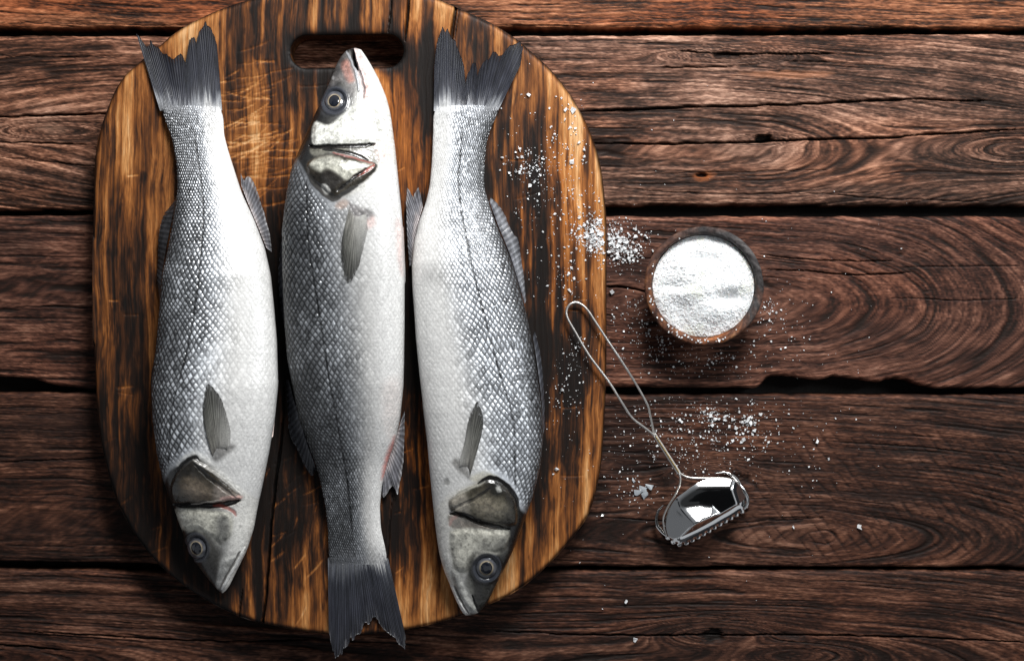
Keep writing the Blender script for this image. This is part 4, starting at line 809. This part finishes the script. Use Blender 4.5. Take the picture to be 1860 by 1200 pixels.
# larger single crystals
bigs = [
 (1011, 851, 9, 'white salt cube alone on the board, right of the head of the right-hand fish'), (912, 287, 7, 'elongated salt crystal on the board nearest the body of the right-hand fish'),
 (1038, 294, 9, 'oblong salt crystal on the upper right of the board, close to its pale edge'), (1040, 200, 9, 'bright salt crystal at the upper right rim of the board, right one of a pair'),
 (1027, 199, 7, 'smaller salt crystal at the upper right rim of the board, left one of a pair'), (960, 173, 7, 'salt crystal on the board just below the tail tip of the right-hand fish'),
 (963, 337, 8, 'chunky salt crystal below the salt cluster beside the tail of the right-hand fish'), (1043, 507, 8, 'round salt crystal on the board above the wire loop, right one'), (1032, 497, 7, 'pale ring-like salt crystal on the board above the wire loop, upper left one'),
 (1035, 528, 7, 'salt crystal on the board lying nearest the top of the wire loop'), (1022, 708, 7, 'salt crystal on the dark lower right of the board, left of the wire handle'),
 (1111, 531, 9, 'salt crystal on the plank just right of the board edge and left of the bowl'), (1142, 468, 9, 'large salt crystal at the lower right end of the dense spill'), (1175, 432, 5, 'small salt crystal above left of the bowl rim, near the plank top edge'), (1202, 618, 8, 'dull salt crystal on the plank directly below left of the bowl'),
 (1290, 754, 11, 'jagged salt clump on the plank below the bowl, left of two'), (1358, 762, 11, 'jagged salt clump on the plank below the bowl, right of two'), (1484, 802, 7, 'salt crystal at the right end of the spill below the bowl'), (1505, 833, 6, 'lower salt crystal right of the spill, above the plank knot'),
 (1560, 955, 10, 'white salt pellet alone on the plank far right of the steel scoop'), (1441, 956, 6, 'small salt crystal alone on the plank right of the scoop rim'), (1137, 1092, 10, 'upper of two salt crystals on the bottom plank'), (1153, 1162, 10, 'lower of two salt crystals on the bottom plank'),
 (1095, 934, 9, 'salt crystal on the plank between the lower right board edge and the scoop')]
for (px, py, s_, lab) in bigs:
    g = ground_z(px, py) or (ZB-2, kb)
    c = crystal(RNG, s_*.85, .8); base = to_world(np.array(float(px)), np.array(float(py)), np.array(g[0]), g[1])
    o = mk('salt_crystal', c*S, [CF], M_grain, None, None, smooth=False); o.location = base
    tag(o, lab, 'salt crystal', 'loose coarse salt crystals')
# grey flake pile left of the scoop
def flake(px, py, s_, rng):
    n = 7; a = np.sort(rng.uniform(0, 6.28, n)); r = s_*rng.uniform(.6, 1.1, n); t = rng.uniform(-.35, .35); t2 = rng.uniform(-.35, .35)
    x = r*np.cos(a); y = r*np.sin(a); z = t*x+t2*y; z = z-z.min()
    Vt = to_world(px+np.append(x, 0), py+np.append(y, 0), np.append(z, z.mean()+.8)+1.6, 1.0); Vb = Vt-np.array([0, 0, 1.5*S]); j = np.arange(n); j2 = (j+1) % n
    return np.concatenate([Vt, Vb]), [np.stack([j, j2, j2+n+1, j+n+1], -1), np.concatenate([np.stack([j2, j, np.full(n, n)], -1), np.stack([j+n+1, j2+n+1, np.full(n, 2*n+1)], -1)])]
M_flake = plain('grey_salt_flake', (.42, .45, .48), .25, trans=.2, spec=.6)
for (px, py, s_, lab) in [(1158, 893, 8, 'grey salt flake at the left side of the pile beside the scoop arms'), (1168, 888, 9, 'largest grey salt flake, middle of the pile left of the scoop'), (1179, 882, 8, 'grey salt flake at the upper right of the pile left of the scoop'), (1172, 899, 8, 'lowest grey salt flake of the pile left of the scoop'), (1148, 872, 6, 'small grey salt flake lying above the pile left of the scoop')]:
    Vf, Ff = flake(px, py, s_, RNG); o = mk('salt_flake', Vf-Vf[0], Ff, M_flake, None, None, smooth=False); o.location = Vf[0]
    tag(o, lab, 'salt flake', 'grey salt flakes beside the scoop')

# ---------------------------------------------------------------- wire-handled steel scoop
scoop = thing('steel_scoop', 'polished steel scoop with scalloped rim and looped wire handle, below the bowl', 'scoop', tuple(map(float, to_world(np.array(1283.), np.array(925.), np.array(0.)))))
def W3(pts, k=None):
    P = np.array(pts, float); k = (HPX-P[:, 2])/HPX
    return to_world(P[:, 0], P[:, 1], P[:, 2], k)
def cr3(pts, n=10):
    P = np.array(pts, float); a = cr(P[:, :2], n); b = cr(P[:, 1:], n); return np.column_stack([a, b[:, 1]])
loopL = cr3([(1190, 793, 34), (1187, 789, 36), (1168, 774, 46), (1147, 757, 56), (1126, 725, 66), (1105, 692, 72), (1070, 645, 76), (1045, 603, 76), (1031, 578, 75), (1029, 564, 74), (1035, 553, 73), (1046, 549, 72), (1058, 554, 72), (1068, 564, 73), (1080, 582, 74), (1105, 620, 74), (1135, 665, 66), (1158, 702, 54), (1176, 735, 46), (1181, 755, 42), (1187, 782, 36), (1191, 792, 34)])
Vw, Fw = tube(W3(loopL), 2.2*S, 12); mk('wire_loop', Vw, Fw, M_wire, scoop)
# two strands lying side by side, bound by a brassy strand
tt_ = np.linspace(0, 1, 60); nx_, ny_ = 1188+(1233-1188)*tt_, 788+(858-788)*tt_; nz = 36+6*tt_; parts = []
for s_ in (-1, 1):
    off_ = 2.0*s_; parts.append(tube(W3(np.column_stack([nx_+off_*.84, ny_-off_*.54, nz])), 1.7*S, 8))
V_, F_ = join(parts); mk('neck_strand', V_, F_, M_wire, scoop)
Vw, Fw = tube(W3(np.column_stack([nx_[4:]+.3, ny_[4:]-.2, nz[4:]+1.9])), 1.25*S, 8); mk('brass_strand', Vw, Fw, M_brass, scoop)
armL = cr3([(1230, 853, 42), (1235, 864, 43), (1235, 878, 44), (1226, 899, 44), (1212, 922, 42), (1205, 940, 36), (1206, 958, 28), (1211, 972, 20)])
armR = cr3([(1232, 855, 42), (1240, 862, 43), (1254, 867, 44), (1281, 868, 45), (1310, 868, 45), (1327, 870, 44), (1341, 878, 40), (1349, 897, 30), (1350, 908, 24)])
for a_ in (armL, armR):
    Vw, Fw = tube(W3(a_), 1.7*S, 8); mk('arm', Vw, Fw, M_wire, scoop)
hookL = cr3([(1205, 917, 14), (1196, 927, 15), (1192, 942, 16), (1195, 956, 17), (1204, 967, 18), (1213, 974, 20)])
hookR = cr3([(1298, 859, 14), (1313, 857, 15), (1327, 861, 17), (1338, 870, 18), (1345, 882, 20), (1353, 893, 20), (1358, 903, 18), (1358, 914, 16), (1352, 924, 14)])
for a_ in (hookL, hookR):
    n_ = len(a_); r_ = (3.2*np.sin(np.linspace(.12, np.pi-.5, n_))+.5)*S; P_ = W3(a_); Vw, Fw = tube(P_, r_, 10)
    mk('hook', Vw, Fw, M_steel, scoop)
# polished hood with softened facets: lowest of a few planes, blended
rimh = cr([(1216, 976), (1209, 962), (1210, 940), (1221, 912), (1243, 893), (1279, 871), (1324, 869), (1342, 880), (1351, 898), (1347, 911), (1292, 947), (1236, 975)], 14, True)
cenh = np.array([1280., 922.]); rr_ = np.linspace(0, 1, 46)[:, None, None]; G = cenh+(rimh[None]-cenh)*rr_
gx, gy = G[..., 0], G[..., 1]
sm_ = lambda a, b: np.logaddexp(a*.6, b*.6)/.6
wf_ = 57+.52*(gy-914)-.08*abs(gx-1270)-.45*np.maximum(0, gx-1294)
PL = [ ((1290, 888), (0, -1), 60, .62), ((1250, 903), (-.62, -.78), 60, .55), ((1240, 935), (-.96, .1), 61, .75), ((1332, 893), (.93, -.3), 59, 1.1), ((1289, 940), (.50, .86), 69, 2.6)]
zs_ = [z0-g_*((gx-p[0])*n[0]+(gy-p[1])*n[1]) for p, n, z0, g_ in PL]+[sm_(58-.03*(gy-900), wf_)]
kk_ = .42; zh = -np.log(sum(np.exp(-kk_*q) for q in zs_))/kk_
zh = np.maximum(zh, 19)
VH = np.stack([gx, gy, zh], -1); VH = np.concatenate([VH, np.stack([gx[-1:]*1, gy[-1:]*1, np.full_like(gx[-1:], 15)], -1)])
mk('hood', W3(VH.reshape(-1, 3)), [grid_faces(47, len(rimh), wrap=True)], M_steel, scoop, None, smooth=True)
# scalloped rim plate under the hood
edge = cr([(1219, 978), (1211, 966), (1214, 944), (1226, 916), (1248, 898), (1282, 876), (1322, 874), (1341, 884), (1354, 902), (1352, 921), (1336, 933), (1300, 954), (1262, 976), (1236, 986)], 24, True)
n_ = len(edge); nx = np.roll(edge, -2, 0)-np.roll(edge, 2, 0); nr = np.stack([-nx[:, 1], nx[:, 0]], 1); nr /= np.linalg.norm(nr, axis=1)[:, None]
cen2 = edge.mean(0); sgn = np.sign(((edge-cen2)*nr).sum(1)); nr *= sgn[:, None]
arc_ = np.concatenate([[0], np.cumsum(np.hypot(*np.diff(edge, axis=0).T))]); wv = np.abs(np.sin(arc_/arc_[-1]*np.pi*34))
def off2(d, z): q = edge+nr*d[:, None]; return np.column_stack([q, np.full(n_, z)])
z0 = np.zeros(n_)
R_ = [off2(z0-13, 19), off2(z0-3, 16), off2(z0+.5, 9), off2(2.6*wv+2, 7), off2(5*wv+2.5, 5.4), off2(5*wv+2.5, 4.2), off2(2.6*wv, 4), off2(z0-2, 8)]
V_ = np.concatenate([W3(r) for r in R_]); F_ = grid_faces(len(R_), n_, wrap=True)
mk('scalloped_rim', V_, [F_], M_steel, scoop, None, smooth=True)
for o in bpy.data.objects:
    if '_o' in o: del o['_o']
